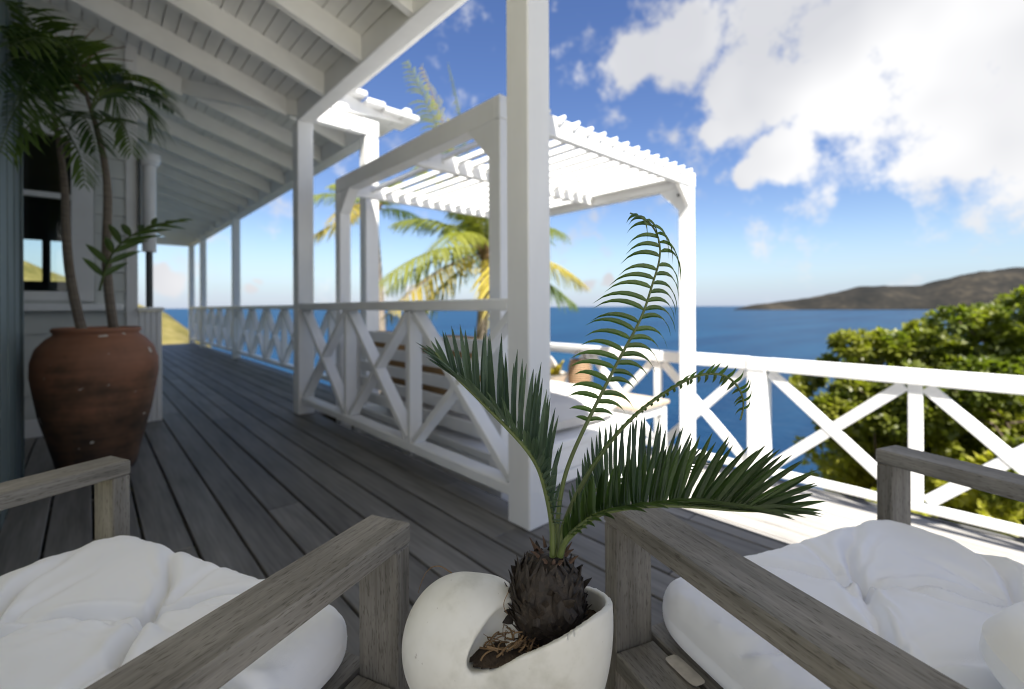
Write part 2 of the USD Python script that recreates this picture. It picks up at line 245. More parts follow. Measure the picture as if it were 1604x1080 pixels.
# ------------------------------------------------------------------ mesh helpers
def _template():
    pts = []
    for s in np.array(np.meshgrid([-1, 1], [-1, 1], [-1, 1], indexing='ij')).reshape(3, -1).T:
        for ax in range(3):
            q = s * .8; q[ax] = s[ax]; pts.append(q)
    pts = np.array(pts, float)
    h = trimesh.convex.convex_hull(trimesh.Trimesh(pts, np.zeros((0, 3), int), process=False).vertices)
    idx = np.array([np.argmin(((pts - v) ** 2).sum(1)) for v in h.vertices])
    return pts, idx[h.faces]
TP, TF = _template()
TS = np.sign(TP); TAX = np.argmax(np.abs(TP), 1)
def cbox(lo, hi, c=.004):
    lo, hi = np.array(lo, float), np.array(hi, float)
    lo, hi = np.minimum(lo, hi), np.maximum(lo, hi)
    half = (hi - lo) / 2; c = min(c, .45 * half.min())
    v = TS * (half - c)
    v[np.arange(24), TAX] = (TS * half)[np.arange(24), TAX]
    return v + (lo + hi) / 2, TF.copy()
def bar(p, q, w, d, up=(0, 0, 1), c=.003):
    """A board from p to q: w wide across (in the plane of up), d deep along the third axis."""
    p, q, up = (np.array(t, float) for t in (p, q, up))
    L = np.linalg.norm(q - p); a = (q - p) / L
    n = np.cross(a, up); n /= np.linalg.norm(n); b = np.cross(n, a)
    v, f = cbox((-L / 2, -w / 2, -d / 2), (L / 2, w / 2, d / 2), c)
    return (p + q) / 2 + v @ np.array([a, b, n]), f
def join(ms):
    vs, fs, k = [], [], 0
    for v, f in ms:
        v = np.asarray(v, float); f = np.asarray(f, int)
        if f.shape[1] == 4: f = np.vstack([f[:, [0, 1, 2]], f[:, [0, 2, 3]]])
        vs.append(v); fs.append(f + k); k += len(v)
    return np.vstack(vs), np.vstack(fs)
def prism(poly, a0, a1, axis):
    """Extrudes a convex/simple outline (list of 2-D points) along an axis between a0 and a1."""
    import shapely
    m = trimesh.creation.extrude_polygon(shapely.Polygon(poly), a1 - a0, engine='earcut')
    v = np.array(m.vertices); f = np.array(m.faces)
    if axis == 'x': w = np.stack([v[:, 2] + a0, v[:, 0], v[:, 1]], 1)
    elif axis == 'y': w = np.stack([v[:, 0], v[:, 2] + a0, v[:, 1]], 1); f = f[:, ::-1]
    else: w = np.stack([v[:, 0], v[:, 1], v[:, 2] + a0], 1)
    return w, f
def tube(P, rad, sides=7, cap=True):
    P = np.asarray(P, float); n = len(P); rad = np.broadcast_to(rad, (n,))
    T = np.gradient(P, axis=0); T /= np.linalg.norm(T, axis=1, keepdims=True) + 1e-12
    ref = np.array([0, 0, 1.0]) if abs(T[:, 2]).mean() < .85 else np.array([1.0, 0, 0])
    a = np.cross(T, ref); a /= np.linalg.norm(a, axis=1, keepdims=True) + 1e-12; b = np.cross(T, a)
    ang = np.arange(sides) * 2 * np.pi / sides
    v = (P[:, None] + rad[:, None, None] * (np.cos(ang)[None, :, None] * a[:, None] + np.sin(ang)[None, :, None] * b[:, None])).reshape(-1, 3)
    i, j = np.meshgrid(np.arange(n - 1), np.arange(sides), indexing='ij')
    q = np.stack([i * sides + j, i * sides + (j + 1) % sides, (i + 1) * sides + (j + 1) % sides, (i + 1) * sides + j], -1).reshape(-1, 4)[:, ::-1]
    f = np.vstack([q[:, [0, 1, 2]], q[:, [0, 2, 3]]])
    if cap:
        v = np.vstack([v, P[:1], P[-1:]]); k = n * sides
        f = np.vstack([f, [[k, j, (j + 1) % sides] for j in range(sides)], [[k + 1, (n - 1) * sides + (j + 1) % sides, (n - 1) * sides + j] for j in range(sides)]])
    return v, f
def lathe(prof, n=48):
    prof = np.asarray(prof, float); ang = np.arange(n) * 2 * np.pi / n
    v = np.stack([prof[:, 0, None] * np.cos(ang), prof[:, 0, None] * np.sin(ang), np.repeat(prof[:, 1, None], n, 1)], -1).reshape(-1, 3)
    i, j = np.meshgrid(np.arange(len(prof) - 1), np.arange(n), indexing='ij')
    q = np.stack([i * n + j, i * n + (j + 1) % n, (i + 1) * n + (j + 1) % n, (i + 1) * n + j], -1).reshape(-1, 4)
    return v, np.vstack([q[:, [0, 1, 2]], q[:, [0, 2, 3]]])
def spline(P, n):
    P = np.asarray(P, float); d = np.r_[0, np.cumsum(np.linalg.norm(np.diff(P, axis=0), axis=1))]
    from scipy.interpolate import CubicSpline
    return CubicSpline(d, P, bc_type='natural')(np.linspace(0, d[-1], n))
def leaflets(base, dirs, normals, length, width, bend, seg=5, fold=.25, tipcurl=0.0):
    """Many narrow folded leaves at once (arrays): lanceolate, curving from dirs towards bend. Returns a list of (v, f)."""
    base = np.asarray(base, float); n = len(base)
    dirs = dirs / np.linalg.norm(dirs, axis=1, keepdims=True)
    length = np.broadcast_to(length, (n,)); width = np.broadcast_to(width, (n,))
    bend = np.broadcast_to(np.asarray(bend, float), (n, 3))
    out = []
    t = np.linspace(0, 1, seg + 1)
    prof = np.array([np.interp(x, [0, .12, .45, .8, 1], [.35, .9, 1, .62, .04]) for x in t])
    f = []
    for i in range(seg):
        a, b = 4 * i, 4 * (i + 1)
        f += [[a, a + 1, b + 1], [a, b + 1, b], [a + 2, a + 3, b + 3], [a + 2, b + 3, b + 2]]
    f = np.array(f)
    for k in range(n):
        d = dirs[k]; s = np.cross(d, normals[k]); s /= np.linalg.norm(s) + 1e-12; nn = np.cross(s, d)
        c = base[k] + length[k] * (t[:, None] * d + (t ** 2)[:, None] * bend[k] + tipcurl * (t ** 6)[:, None] * bend[k])
        w = (width[k] * prof / 2)[:, None]
        v = np.stack([c - w * s + fold * w * nn, c, c, c + w * s + fold * w * nn], 1).reshape(-1, 3)
        out.append((v, f))
    return out

# ------------------------------------------------------------------ terrain, sea, far land
SEA_Z = -25.0
def grid_mesh(xs, ys, hf):
    X, Y = np.meshgrid(xs, ys, indexing='ij'); Z = hf(X, Y)
    v = np.stack([X, Y, Z], -1).reshape(-1, 3); ny = len(ys)
    i, j = np.meshgrid(np.arange(len(xs) - 1), np.arange(ny - 1), indexing='ij')
    q = np.stack([i * ny + j, (i + 1) * ny + j, (i + 1) * ny + j + 1, i * ny + j + 1], -1).reshape(-1, 4)
    return v, np.vstack([q[:, [0, 1, 2]], q[:, [0, 2, 3]]])
ang = np.linspace(0, 2 * np.pi, 97)[:-1]
rr = np.array([1, 40, 120, 400, 1500, 6000, 20000, 50000.0])
sv = np.vstack([[[0, 0, SEA_Z]]] + [np.stack([r * np.cos(ang), r * np.sin(ang), np.full(96, SEA_Z)], 1) for r in rr])
sf = [[0, 1 + j, 1 + (j + 1) % 96] for j in range(96)]
for i in range(len(rr) - 1):
    for j in range(96):
        a, b = 1 + i * 96 + j, 1 + i * 96 + (j + 1) % 96
        sf += [[a, a + 96, b + 96], [a, b + 96, b]]
solo('sea', (sv, np.array(sf)), 'sea', kind='structure', smooth=False)

def ground_h(X, Y):
    # the shoulder the house stands on; it breaks off towards the sea (+X) and rises to a grassy crest beyond the veranda
    edge = 3.0 + .03 * np.maximum(Y - 14, 0)
    flat = -1.2 + 0 * X
    crest = np.interp(X, [-60, -30, -3, 4.2, 5.7, 8, 14, 40], [9, 8, 4.2, .6, -.7, -4.5, -12, -35])
    t = np.clip((Y - 15.5) / 30, 0, 1); t = t * t * (3 - 2 * t)
    base = np.where(X > edge, flat - 1.15 * (X - edge), flat) 
    near = np.maximum(base, -40)
    back = np.where(Y > 55, -(Y - 55) * .8, 0)
    h = near * (1 - t) + crest * t + back
    h = h + .5 * (meshkit.fbm(np.stack([X * .25, Y * .25, 0 * X], -1), 4, 3) - .5) * np.clip((Y - 12) / 10, 0, 1) * 1.6
    return np.maximum(h, -45)
xs = np.r_[np.linspace(-120, -12, 28), np.linspace(-10, 14, 70), np.linspace(16, 60, 22)]
ys = np.r_[np.linspace(-60, 10, 36), np.linspace(11, 60, 90), np.linspace(62, 130, 22)]
solo('ground', grid_mesh(xs, ys, ground_h), 'hill', kind='structure', smooth=True)

def headland():
    # a promontory across the bay, three kilometres off
    n, mrows = 160, 26
    px = np.linspace(1150, 2350, n)
    crest_px = np.interp(px, [1150, 1172, 1200, 1240, 1290, 1350, 1380, 1430, 1480, 1540, 1600, 1700, 1850, 2050, 2250, 2350], [486, 481, 476, 473, 465, 452, 448, 450, 440, 427, 419, 412, 415, 430, 455, 480])
    D = 3000.0
    verts = []
    for i in range(n):
        d0 = ray(px[i], 481); d0 = d0 / np.linalg.norm(d0[:2])
        zc = 1 + (481 - crest_px[i]) / FPX * D / np.linalg.norm(ray(px[i], 481)[:2]) * np.linalg.norm(ray(px[i], 481)[:2])
        hc = (481 - crest_px[i]) / FPX * D
        width = 60 + 2.6 * max(hc + 26, 3)
        for j in range(mrows):
            t = j / (mrows - 1) * 2 - 1
            rad = D * np.linalg.norm(ray(px[i], 481)[:2]) + t * width
            p = EYE + d0 * rad
            prof = (1 - abs(t) ** 1.5)
            z = SEA_Z - 4 + (hc + 1 - SEA_Z + 4) * prof
            verts.append([p[0], p[1], z])
    v = np.array(verts)
    nz = meshkit.fbm(v * np.array([.006, .006, .004]), 5, 5) - .5
    edge = np.clip((v[:, 2] - SEA_Z) / 60, 0, 1)
    v[:, 2] += nz * 55 * edge * 1.0
    i, j = np.meshgrid(np.arange(n - 1), np.arange(mrows - 1), indexing='ij')
    q = np.stack([i * mrows + j, i * mrows + j + 1, (i + 1) * mrows + j + 1, (i + 1) * mrows + j], -1).reshape(-1, 4)[:, ::-1]
    return v, np.vstack([q[:, [0, 1, 2]], q[:, [0, 2, 3]]])
solo('headland', headland(), 'headland', kind='structure', smooth=True)

# ------------------------------------------------------------------ decks
XL1, XL2 = 1.434, 2.10            # outer lines of the posts: near veranda and the wider far veranda
PW = .145
YA, YEND = 4.51, 16.0
PITCH, GAP = .158, .011
LOW = -.47
deck = thing('veranda_deck', kind='structure')
def boards(parent, x0, x1, yfun, top, m, th=.03, seglen=3.6):
    x = x0; k = 0
    while x < x1 - .02:
        ya, yb = yfun(x + PITCH / 2)
        y = ya; first = True
        while y < yb - .02:
            ln = seglen * (.55 + .45 * ((k * 37) % 11) / 10) if first else seglen * (.85 + .3 * rnd.random())
            y2 = min(y + ln, yb)
            if yb - y2 < .5: y2 = yb
            dz = rnd.uniform(-.0012, .0012)
            v, f = cbox((x + GAP / 2, y + .0015, top - th + dz), (min(x + PITCH, x1) - GAP / 2, y2 - .0015, top + dz), .003)
            part(parent, 'board', (v, f), m, smooth=20)
            y = y2; first = False
        x += PITCH; k += 1
boards(deck, -.62, 1.592, lambda x: (-1.1, YEND), 0.0, 'deck')
boards(deck, 1.592, 2.15, lambda x: (-1.1, 1.72), 0.0, 'deck')
boards(deck, 1.592, 2.26, lambda x: (4.46, YEND), 0.0, 'deck')
part(deck, 'joists', join([cbox((-.6, y, -.18), (2.1 if (y < 1.6 or y > 4.6) else 1.56, y + .05, -.034)) for y in np.arange(-.85, 15.95, .6)] + [cbox((-.62, -.9, -.75), (-.58, 16, -.036))]), 'fascia')
part(deck, 'fascia_board', join([cbox((2.155, -1.1, -.46), (2.18, 1.745, -.004)), cbox((1.60, 1.722, -.46), (2.153, 1.745, -.004)), cbox((1.594, 1.75, -.46), (1.618, 4.455, -.03)), cbox((2.262, 4.46, -.60), (2.285, 16, -.004))]), 'fascia')
solo('patio', cbox((-7, -14, -.55), (2.15, -1.12, -.004), .01), 'patio', kind='structure', smooth=False)  # unseen slab added behind the camera to bounce sun into the shaded porch
terrace = thing('lower_terrace', kind='structure')
boards(terrace, 1.64, 4.24, lambda x: (-4.0, 4.62), LOW, 'terrace')
part(terrace, 'joists', join([cbox((1.66, y, LOW - .2), (4.2, y + .05, LOW - .036)) for y in np.arange(-1.5, 4.6, .6)]), 'fascia')
part(terrace, 'fascia_board', join([cbox((4.244, -4.0, LOW - .22), (4.27, 4.65, LOW + .012)), cbox((1.64, 4.624, LOW - .22), (4.242, 4.65, LOW + .012))]), 'fascia')

# ------------------------------------------------------------------ house, roof
house = thing('house', 'grey-white house wall with a window behind the terracotta jar', 'house')
Y1 = 5.20
def wall_board(x0, x1, y, z0, z1, mm='wall'):        # horizontal siding on a wall that faces the camera
    z = z0
    while z < z1 - .01:
        zt = min(z + .16, z1)
        part(house, 'siding_board', prism([(y, z), (y - .022, z + .002), (y - .008, zt - .001), (y, zt - .001)], x0, x1, 'x'), mm, smooth=False)
        z += .16
WX0, WX1, WZ0, WZ1 = -.80, -.07, 1.08, 2.42              # window opening
for (a, b, c, d) in ((-1.0, .30, 0, .99), (.042, .30, .99, 3.5), (-1.0, .042, WZ1 + .09, 3.6)):
    wall_board(a, b, Y1, c, d)
part(house, 'wall', join([cbox((-1.0, Y1, 0), (.30, Y1 + .12, WZ0), .002), cbox((-1.0, Y1, WZ0 + .001), (WX0, Y1 + .12, WZ1), .002), cbox((WX1, Y1, WZ0 + .001), (.30, Y1 + .12, WZ1), .002), cbox((-1.0, Y1, WZ1 + .001), (.30, Y1 + .12, 3.6), .002), cbox((.18, Y1 + .121, -.5), (.30, 15.9, 3.2), .002), cbox((-4.5, 3.86, -.6), (-.33, 3.98, 3.9), .002), cbox((-4.5, 3.981, -.6), (-4.38, 9.9, 3.9), .002)]), 'wall', smooth=False)
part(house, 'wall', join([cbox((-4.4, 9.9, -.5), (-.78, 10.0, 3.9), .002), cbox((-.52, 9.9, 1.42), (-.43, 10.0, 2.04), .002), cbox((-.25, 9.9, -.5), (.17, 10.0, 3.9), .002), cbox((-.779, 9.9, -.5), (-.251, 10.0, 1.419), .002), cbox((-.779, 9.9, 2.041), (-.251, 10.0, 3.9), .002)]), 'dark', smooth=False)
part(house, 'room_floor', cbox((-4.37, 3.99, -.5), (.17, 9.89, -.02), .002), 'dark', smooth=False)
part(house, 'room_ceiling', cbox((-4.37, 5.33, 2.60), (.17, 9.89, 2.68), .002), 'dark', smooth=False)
# the window: frame, glazing bar, pane, sill
win = part(house, 'window', join([cbox((WX0 - .03, Y1 - .03, WZ0 - .02), (WX0 + .02, Y1 + .05, WZ1 + .02)), cbox((WX1 - .035, Y1 - .045, WZ0 - .02), (WX1 + .10, Y1 + .05, WZ1 + .08)), cbox((WX0 + .021, Y1 - .03, WZ1 - .03), (WX1 - .036, Y1 + .05, WZ1 + .05)), cbox((WX0 + .021, Y1 - .02, WZ0 - .015), (WX1 - .036, Y1 + .05, WZ0 + .06))]), 'trim')
part(win, 'glazing_bar', cbox((WX0 + .021, Y1 - .012, 1.885), (WX1 - .036, Y1 + .03, 1.93)), 'trim')
part(win, 'pane', cbox((WX0 + .02, Y1 + .006, WZ0 + .06), (WX1 - .035, Y1 + .010, WZ1 - .03), .001), 'glass', smooth=False)
part(house, 'window_sill', cbox((-1.0, Y1 - .10, .985), (.21, Y1 - .004, 1.04)), 'white')
part(house, 'corner_board', cbox((.235, Y1 - .035, .0), (.315, Y1 + .02, 3.3)), 'trim')
part(house, 'baseboard', cbox((-1.0, Y1 - .045, .0), (.234, Y1 - .024, .14)), 'white')
# the darker wall close by on the left, boarded upright
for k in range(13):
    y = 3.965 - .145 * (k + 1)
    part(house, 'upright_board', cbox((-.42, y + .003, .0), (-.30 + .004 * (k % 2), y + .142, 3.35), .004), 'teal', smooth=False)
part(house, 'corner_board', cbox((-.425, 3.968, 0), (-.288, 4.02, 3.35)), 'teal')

hw = thing('half_wall', 'white boarded half-height wall half hidden behind the terracotta jar', 'half wall')
for k in range(4):
    x = .318 + .041 * k
    part(hw, 'plank', cbox((x, 5.16, .0), (x + .039, 5.22, .975), .004), 'white')
part(hw, 'cap', cbox((.306, 5.12, .977), (.495, 5.26, 1.01), .006), 'white')
pipe = thing('downpipe', 'white painted rain pipe with a collar rising from the white half-height wall', 'rain pipe')
part(pipe, 'lower_pipe', tube([(.395, 5.19, 1.012), (.395, 5.19, 1.50)], .026, 12), 'darkmetal')
part(pipe, 'upper_pipe', tube([(.395, 5.19, 1.501), (.395, 5.19, 2.26)], .052, 16), 'metal')
part(pipe, 'collar', lathe(np.array([(.0, 2.262), (.06, 2.262), (.085, 2.30), (.085, 2.36), (.0, 2.36)]) , 20), 'metal')
part(pipe, 'bracket', cbox((.315, 5.12, 1.60), (.335, 5.17, 2.30)), 'darkmetal')
# move the lathed collar onto the pipe
pts = UsdGeom.Mesh(stage.GetPrimAtPath(pipe + '/collar')).GetPointsAttr(); pts.Set(Vt.Vec3fArray([Gf.Vec3f(p[0] + .395, p[1] + 5.19, p[2]) for p in pts.Get()]))

SL = .30
EZ = 2.75
def ytie(x): return YA + .05 + 1.0 * (1.46 - x)
roof = thing('veranda_roof', 'white raftered veranda roof overhead, near part above the chairs', 'roof')
part(roof, 'eave_beam', cbox((XL1 + .006, -2.1, EZ), (XL1 + PW - .006, YA + .06, EZ + .22), .006), 'white')
def rafter_part(parent, y, xlow, xhigh, zlow, m='ceiling'):
    h = .17
    poly = [(xlow, zlow), (xlow, zlow + h), (xhigh, zlow + h + SL * (xlow - xhigh)), (xhigh, zlow + SL * (xlow - xhigh))]
    part(parent, 'rafter', prism(poly, y - .026, y + .026, 'y'), m, smooth=False)
for y in np.arange(2.46 - .71 * 6, YA - .05, .71):
    rafter_part(roof, y, XL1 + .004, -2.2, EZ + .012)
for y in (4.60, 5.31, 6.02):
    xl = 1.46 - (y - YA - .05) - .06
    if xl > -2.0: rafter_part(roof, y, xl, -2.2, EZ + .012 + SL * (XL1 - xl))
zb = EZ + .012 + .17
def roof_boards(parent, xs_lo, xs_hi, x_ref, z_ref, y0fun, y1fun):
    x = xs_hi; w = .092
    while x > xs_lo:
        xa = x - w + .008
        z1, z2 = z_ref + SL * (x_ref - x), z_ref + SL * (x_ref - xa)
        y0, y1 = y0fun((x + xa) / 2), y1fun((x + xa) / 2)
        if y1 - y0 > .1:
            part(parent, 'ceiling_board', prism([(x, z1 + .001), (x, z1 + .022), (xa, z2 + .022), (xa, z2 + .001)], y0, y1, 'y'), 'ceiling', smooth=False)
        x -= w
roof_boards(roof, -2.9, XL1, XL1, zb, lambda x: -2.1, lambda x: ytie(x))
rs_ = []
for xa in np.arange(-3.0, XL1 + .03, .2):
    xb = min(xa + .2, XL1 + .06)
    rs_.append(prism([(xb, zb + .026 + SL * (XL1 - xb)), (xb, zb + .07 + SL * (XL1 - xb)), (xa, zb + .07 + SL * (XL1 - xa)), (xa, zb + .026 + SL * (XL1 - xa))], -2.2, ytie((xa + xb) / 2) + .22, 'y'))
part(roof, 'roofing', join(rs_), 'roofing', smooth=False)
part(roof, 'eave_gutter', join([cbox((XL1 + PW - .03, -2.2, 3.03), (1.86, 4.30, 3.06), .006), cbox((1.80, -2.2, 3.061), (1.86, 4.30, 3.13), .01), cbox((XL1 + .05, -2.2, EZ + .222), (XL1 + PW, 4.30, 3.10), .004)]), 'roofing')
# valley beam climbing from the inner post back over the house; the short rafters end against it
zv = lambda x: EZ + .012 + SL * (XL1 - x)
part(roof, 'valley_beam', bar((XL1 + .05, ytie(XL1 + .05), zv(XL1 + .05) + .16), (-2.9, ytie(-2.9), zv(-2.9) + .16), .23, .07), 'ceiling')

roof2 = thing('veranda_roof', 'white raftered roof of the far veranda, running away beside the sea', 'roof')
part(roof2, 'eave_beam', cbox((XL2 + .006, YA + .07, EZ + .03), (XL2 + PW - .006, YEND, EZ + .24), .006), 'white')
part(roof2, 'end_beam', cbox((.3, YEND + .002, EZ + .03), (XL2 + PW, YEND + .13, EZ + .24), .006), 'white')
part(roof2, 'gable_beam', cbox((XL1 + PW - .03, YA - .012, EZ + .03), (XL2 + PW, YA + .068, EZ + .19), .006), 'white')
for y in np.arange(YA + .55, YEND, .71):
    rafter_part(roof2, y, XL2 + .004, .31, EZ + .04)
zb2 = EZ + .04 + .17
roof_boards(roof2, -2.9, XL2, XL2, zb2, lambda x: YA + .10 if x > 1.46 else ytie(x), lambda x: YEND + .2)
part(roof2, 'roofing', prism([(XL2 + .03, zb2 + .028), (XL2 + .10, zb2 + .09), (-3.0, zb2 + .09 + SL * (XL2 + 3.1)), (-3.0, zb2 + .03 + SL * (XL2 + 3.0))], YA + .3, YEND + .3, 'y'), 'roofing', smooth=False)
part(roof2, 'gable_board', prism([(XL1 + .02, EZ + .192), (2.55, EZ + .192 + .07), (2.55, 3.02), (XL2 + .1, 3.06), (XL1 + .02, 3.06 + SL * .7)], YA + .0, YA + .05, 'y'), 'roofing', smooth=False)
for k in range(6):   # stepped shingle ends along the rake
    x = XL1 + .05 + .2 * k
    z = 3.06 + SL * max(XL2 + .1 - x, 0) * .95 - .02
    part(roof2, 'rake_shingle', cbox((x, YA - .10, z), (x + .20, YA + .30, z + .055), .012), 'roofing')
part(roof2, 'eave_gutter', join([cbox((XL2 + PW - .03, YA + .02, 3.05), (2.60, YEND + .3, 3.09), .006), cbox((2.53, YA - .05, 3.091), (2.62, YEND + .3, 3.17), .02), cbox((XL2 + .05, YA + .07, EZ + .242), (XL2 + PW, YEND, 3.12), .004)]), 'roofing')

def post(x, y, z0, z1, label, w=PW, cat='post', group=None):
    p = thing('veranda_post', label, cat, group)
    part(p, 'shaft', cbox((x, y, z0), (x + w, y + w, z1), .006), 'white')
    return p
post(XL1, 1.456, .002, EZ - .001, 'thick white square post in front, right behind the fern-like palm')
post(XL1, YA, .002, EZ - .001, 'white square post at the far end of the crossed white railing')
post(XL2, YA, .002, EZ + .028, 'white post beyond the inner corner, seen above the pergola beam')
post(XL2, 10.45, .002, EZ + .028, 'slender white post halfway along the distant railing', w=.13)
post(XL2, 14.05, .002, EZ + .028, 'far white post, second from the end of the veranda', w=.13)
post(XL2, 15.87, .002, EZ + .028, 'furthest white post at the end corner of the veranda', w=.13)

# ------------------------------------------------------------------ railings
def railing(label, base, along, edges, z0, out, w=.042, depth=.095, toph=.06, topd=.13, botz=.11, height=1.04, loc2=0):
    """Railing of crossed boards. base: world (x, y) of s=0; along, out: unit axes in plan; edges: where the uprights stand."""
    t = thing('railing', label, 'railing')
    al, ou = np.array([*along, 0.0]), np.array([*out, 0.0]); o = np.array([base[0], base[1], z0])
    S = np.array([al, ou, [0, 0, 1.0]])
    flip = np.linalg.det(S) < 0
    def put(name, mf):
        v, f = mf; v = np.asarray(v) @ S + o
        part(t, name, (v, f[:, ::-1] if flip else f), 'white')
    s0, s1 = edges[0], edges[-1]
    put('top_rail', cbox((s0, -.018, height - toph), (s1, -.018 + topd, height), .007))
    put('bottom_rail', cbox((s0, 0, botz), (s1, depth, botz + .055), .005))
    zt, zl = height - toph - .001, botz + .056
    for e in edges[1:-1]:
        put('upright', cbox((e - w / 2, .003, zl), (e + w / 2, depth - .003, zt), .004))
    for a, b in zip(edges[:-1], edges[1:]):
        a2 = a + (w / 2 if a != edges[0] else 0) + .02; b2 = b - (w / 2 if b != edges[-1] else 0) - .02
        put('diagonal', bar((a2, depth / 2, zl + .012), (b2, depth / 2, zt - .012), w, depth - .012, up=(0, 0, 1)))
        put('diagonal', bar((a2, depth / 2 + .001, zt - .012), (b2, depth / 2 + .001, zl + .012), w - .002, depth - .018, up=(0, 0, 1)))
    return t
railing('near white railing of three crosses between the thick post and the next post', (XL1 + .02, 0), (0, 1), [1.602, 2.547, 3.51, 4.508], 0, (1, 0))
railing('long distant white railing of many crosses along the far walkway', (XL2 + .02, 0), (0, 1), list(np.linspace(YA + PW, 15.86, 13)), 0, (1, 0))
def rail_r(a, label): return railing(label, (4.05, 0), (0, 1), a, LOW, (1, 0), w=.075, depth=.05, toph=.10, topd=.12, botz=.10)
ED = [-3.9, -3.02, -2.15, -1.28, -.42, .455, 1.366]
rail_r(ED, 'sunlit white terrace railing with crosses in front of the green bushes')
rail_r([1.516, 2.35, 3.19, 4.02, 4.48], 'sunlit white terrace railing behind the day bed, at the seaward side of the pergola')
railing('white railing across the far side of the terrace, behind the day bed', (2.42, 4.50), (1, 0), [0, .82, 1.63], LOW, (0, 1), w=.07, depth=.05, toph=.08, botz=.10)
for (x, y, l) in ((4.03, 1.37, 'stout white rail post on the sunlit terrace, between railing sections'), (4.03, 4.485, 'white rail post at the far corner of the terrace')):
    p = thing('rail_post', l, 'post')
    part(p, 'shaft', cbox((x, y, LOW + .002), (x + .145, y + .145, LOW + 1.045 if y > 4 else LOW + .935), .006), 'white')
    if y > 4: part(p, 'cap', cbox((x - .012, y - .012, LOW + 1.046), (x + .157, y + .157, LOW + 1.07), .006), 'white')
    else: part(p, 'cap', cbox((x - .004, y - .002, LOW + .936), (x + .14, y + .147, LOW + 1.035), .006), 'white')

# ------------------------------------------------------------------ pergola
pg = thing('pergola', 'white pergola with louvred slat roof over the day bed by the sea', 'pergola')
GX0, GX1, GY0, GY1, GZ = 1.70, 4.03, 1.95, 4.30, 2.20
PT = .105; BH = .135
for x in (GX0, GX1 - PT):
    for y in (GY0, GY1 - PT):
        if x > 3 and y > 3: pass
        part(pg, 'post', cbox((x, y, LOW + .003), (x + PT, y + PT, GZ - BH - .001), .006), 'white')
for x in (GX0, GX1 - PT):
    part(pg, 'side_beam', cbox((x + .002, GY0 + .045, GZ - BH), (x + PT - .002, GY1, GZ), .006), 'white')
    for y, s in ((GY0 + PT, 1), (GY1 - PT, -1)):
        part(pg, 'brace', prism([(y, GZ - BH - .20), (y, GZ - BH - .001), (y + s * .20, GZ - BH - .001)], x + .006, x + PT - .006, 'x'), 'white', smooth=False)
part(pg, 'end_beam', cbox((GX0 - .004, GY0 - .004, GZ - BH), (GX1 + .004, GY0 + .044, GZ - .004), .006), 'white')
part(pg, 'end_beam', cbox((GX0 + PT + .001, GY1 - .05, GZ - BH + .002), (GX1 - PT - .001, GY1 - .002, GZ - .002), .006), 'white')
part(pg, 'middle_beam', cbox((GX0 + PT + .001, 3.02, GZ - BH + .002), (GX1 - PT - .001, 3.07, GZ - .002), .006), 'white')
for x, s in ((GX0 + PT, 1), (GX1 - PT, -1)):
    part(pg, 'brace', prism([(x, GZ - BH - .17), (x, GZ - BH - .001), (x + s * .17, GZ - BH - .001)], GY0 + .006, GY0 + .042, 'y'), 'white', smooth=False)
part(pg, 'bolt', tube([(GX1 - PT - .012, GY0 + .10, GZ - .20), (GX1 - PT - .001, GY0 + .10, GZ - .20)], .012, 10), 'darkmetal')
th = math.radians(46)
for k in range(17):
    x = GX0 + .085 + k * .142
    if x > GX1 - .04: break
    for (ya, yb) in ((GY0 - .02, 3.12), (3.00, GY1 + .03)):
        dz = -.008 if ya < 2.5 else -.030
        c = np.array([x, 0, GZ - .012 + dz])
        v, f = cbox((-.048, ya, -.0115), (.048, yb, .0115), .008)
        ca, sa = math.cos(th), math.sin(th)
        v = np.stack([v[:, 0] * ca - v[:, 2] * sa, v[:, 1], v[:, 0] * sa + v[:, 2] * ca], 1) + c
        part(pg, 'louvre_slat', (v, f), 'white')

# ------------------------------------------------------------------ day bed and what lies on it
db = thing('day_bed', 'white slatted day bed under the pergola', 'day bed')
BX0, BX1, BY0, BY1 = 1.84, 3.34, 2.08, 4.15
part(db, 'platform', cbox((BX0, BY0, .03), (BX1, BY1, .085), .006), 'white')
for k, z in enumerate((-.44, -.28, -.125)):
    part(db, 'side_board', cbox((BX0 + .02, BY0 + .004, z), (BX0 + .05, BY1 - .004, z + .145), .005), 'white')
    part(db, 'end_board', cbox((BX0 + .051, BY0 + .012, z), (BX1 - .03, BY0 + .042, z + .15), .005), 'white')
for y in (BY0 + .02, (BY0 + BY1) / 2, BY1 - .09):
    part(db, 'back_post', cbox((BX0 - .045, y, LOW + .003), (BX0 - .005, y + .07, .80), .005), 'white')
for z in (.155, .285, .425, .565, .70):
    part(db, 'back_slat', cbox((BX0 - .003, BY0, z), (BX0 + .022, BY1, z + .09), .005), 'white')
for y in (BY0 + .05, BY1 - .12):
    part(db, 'leg', cbox((BX1 - .09, y, LOW + .003), (BX1 - .03, y + .07, .029), .005), 'white')

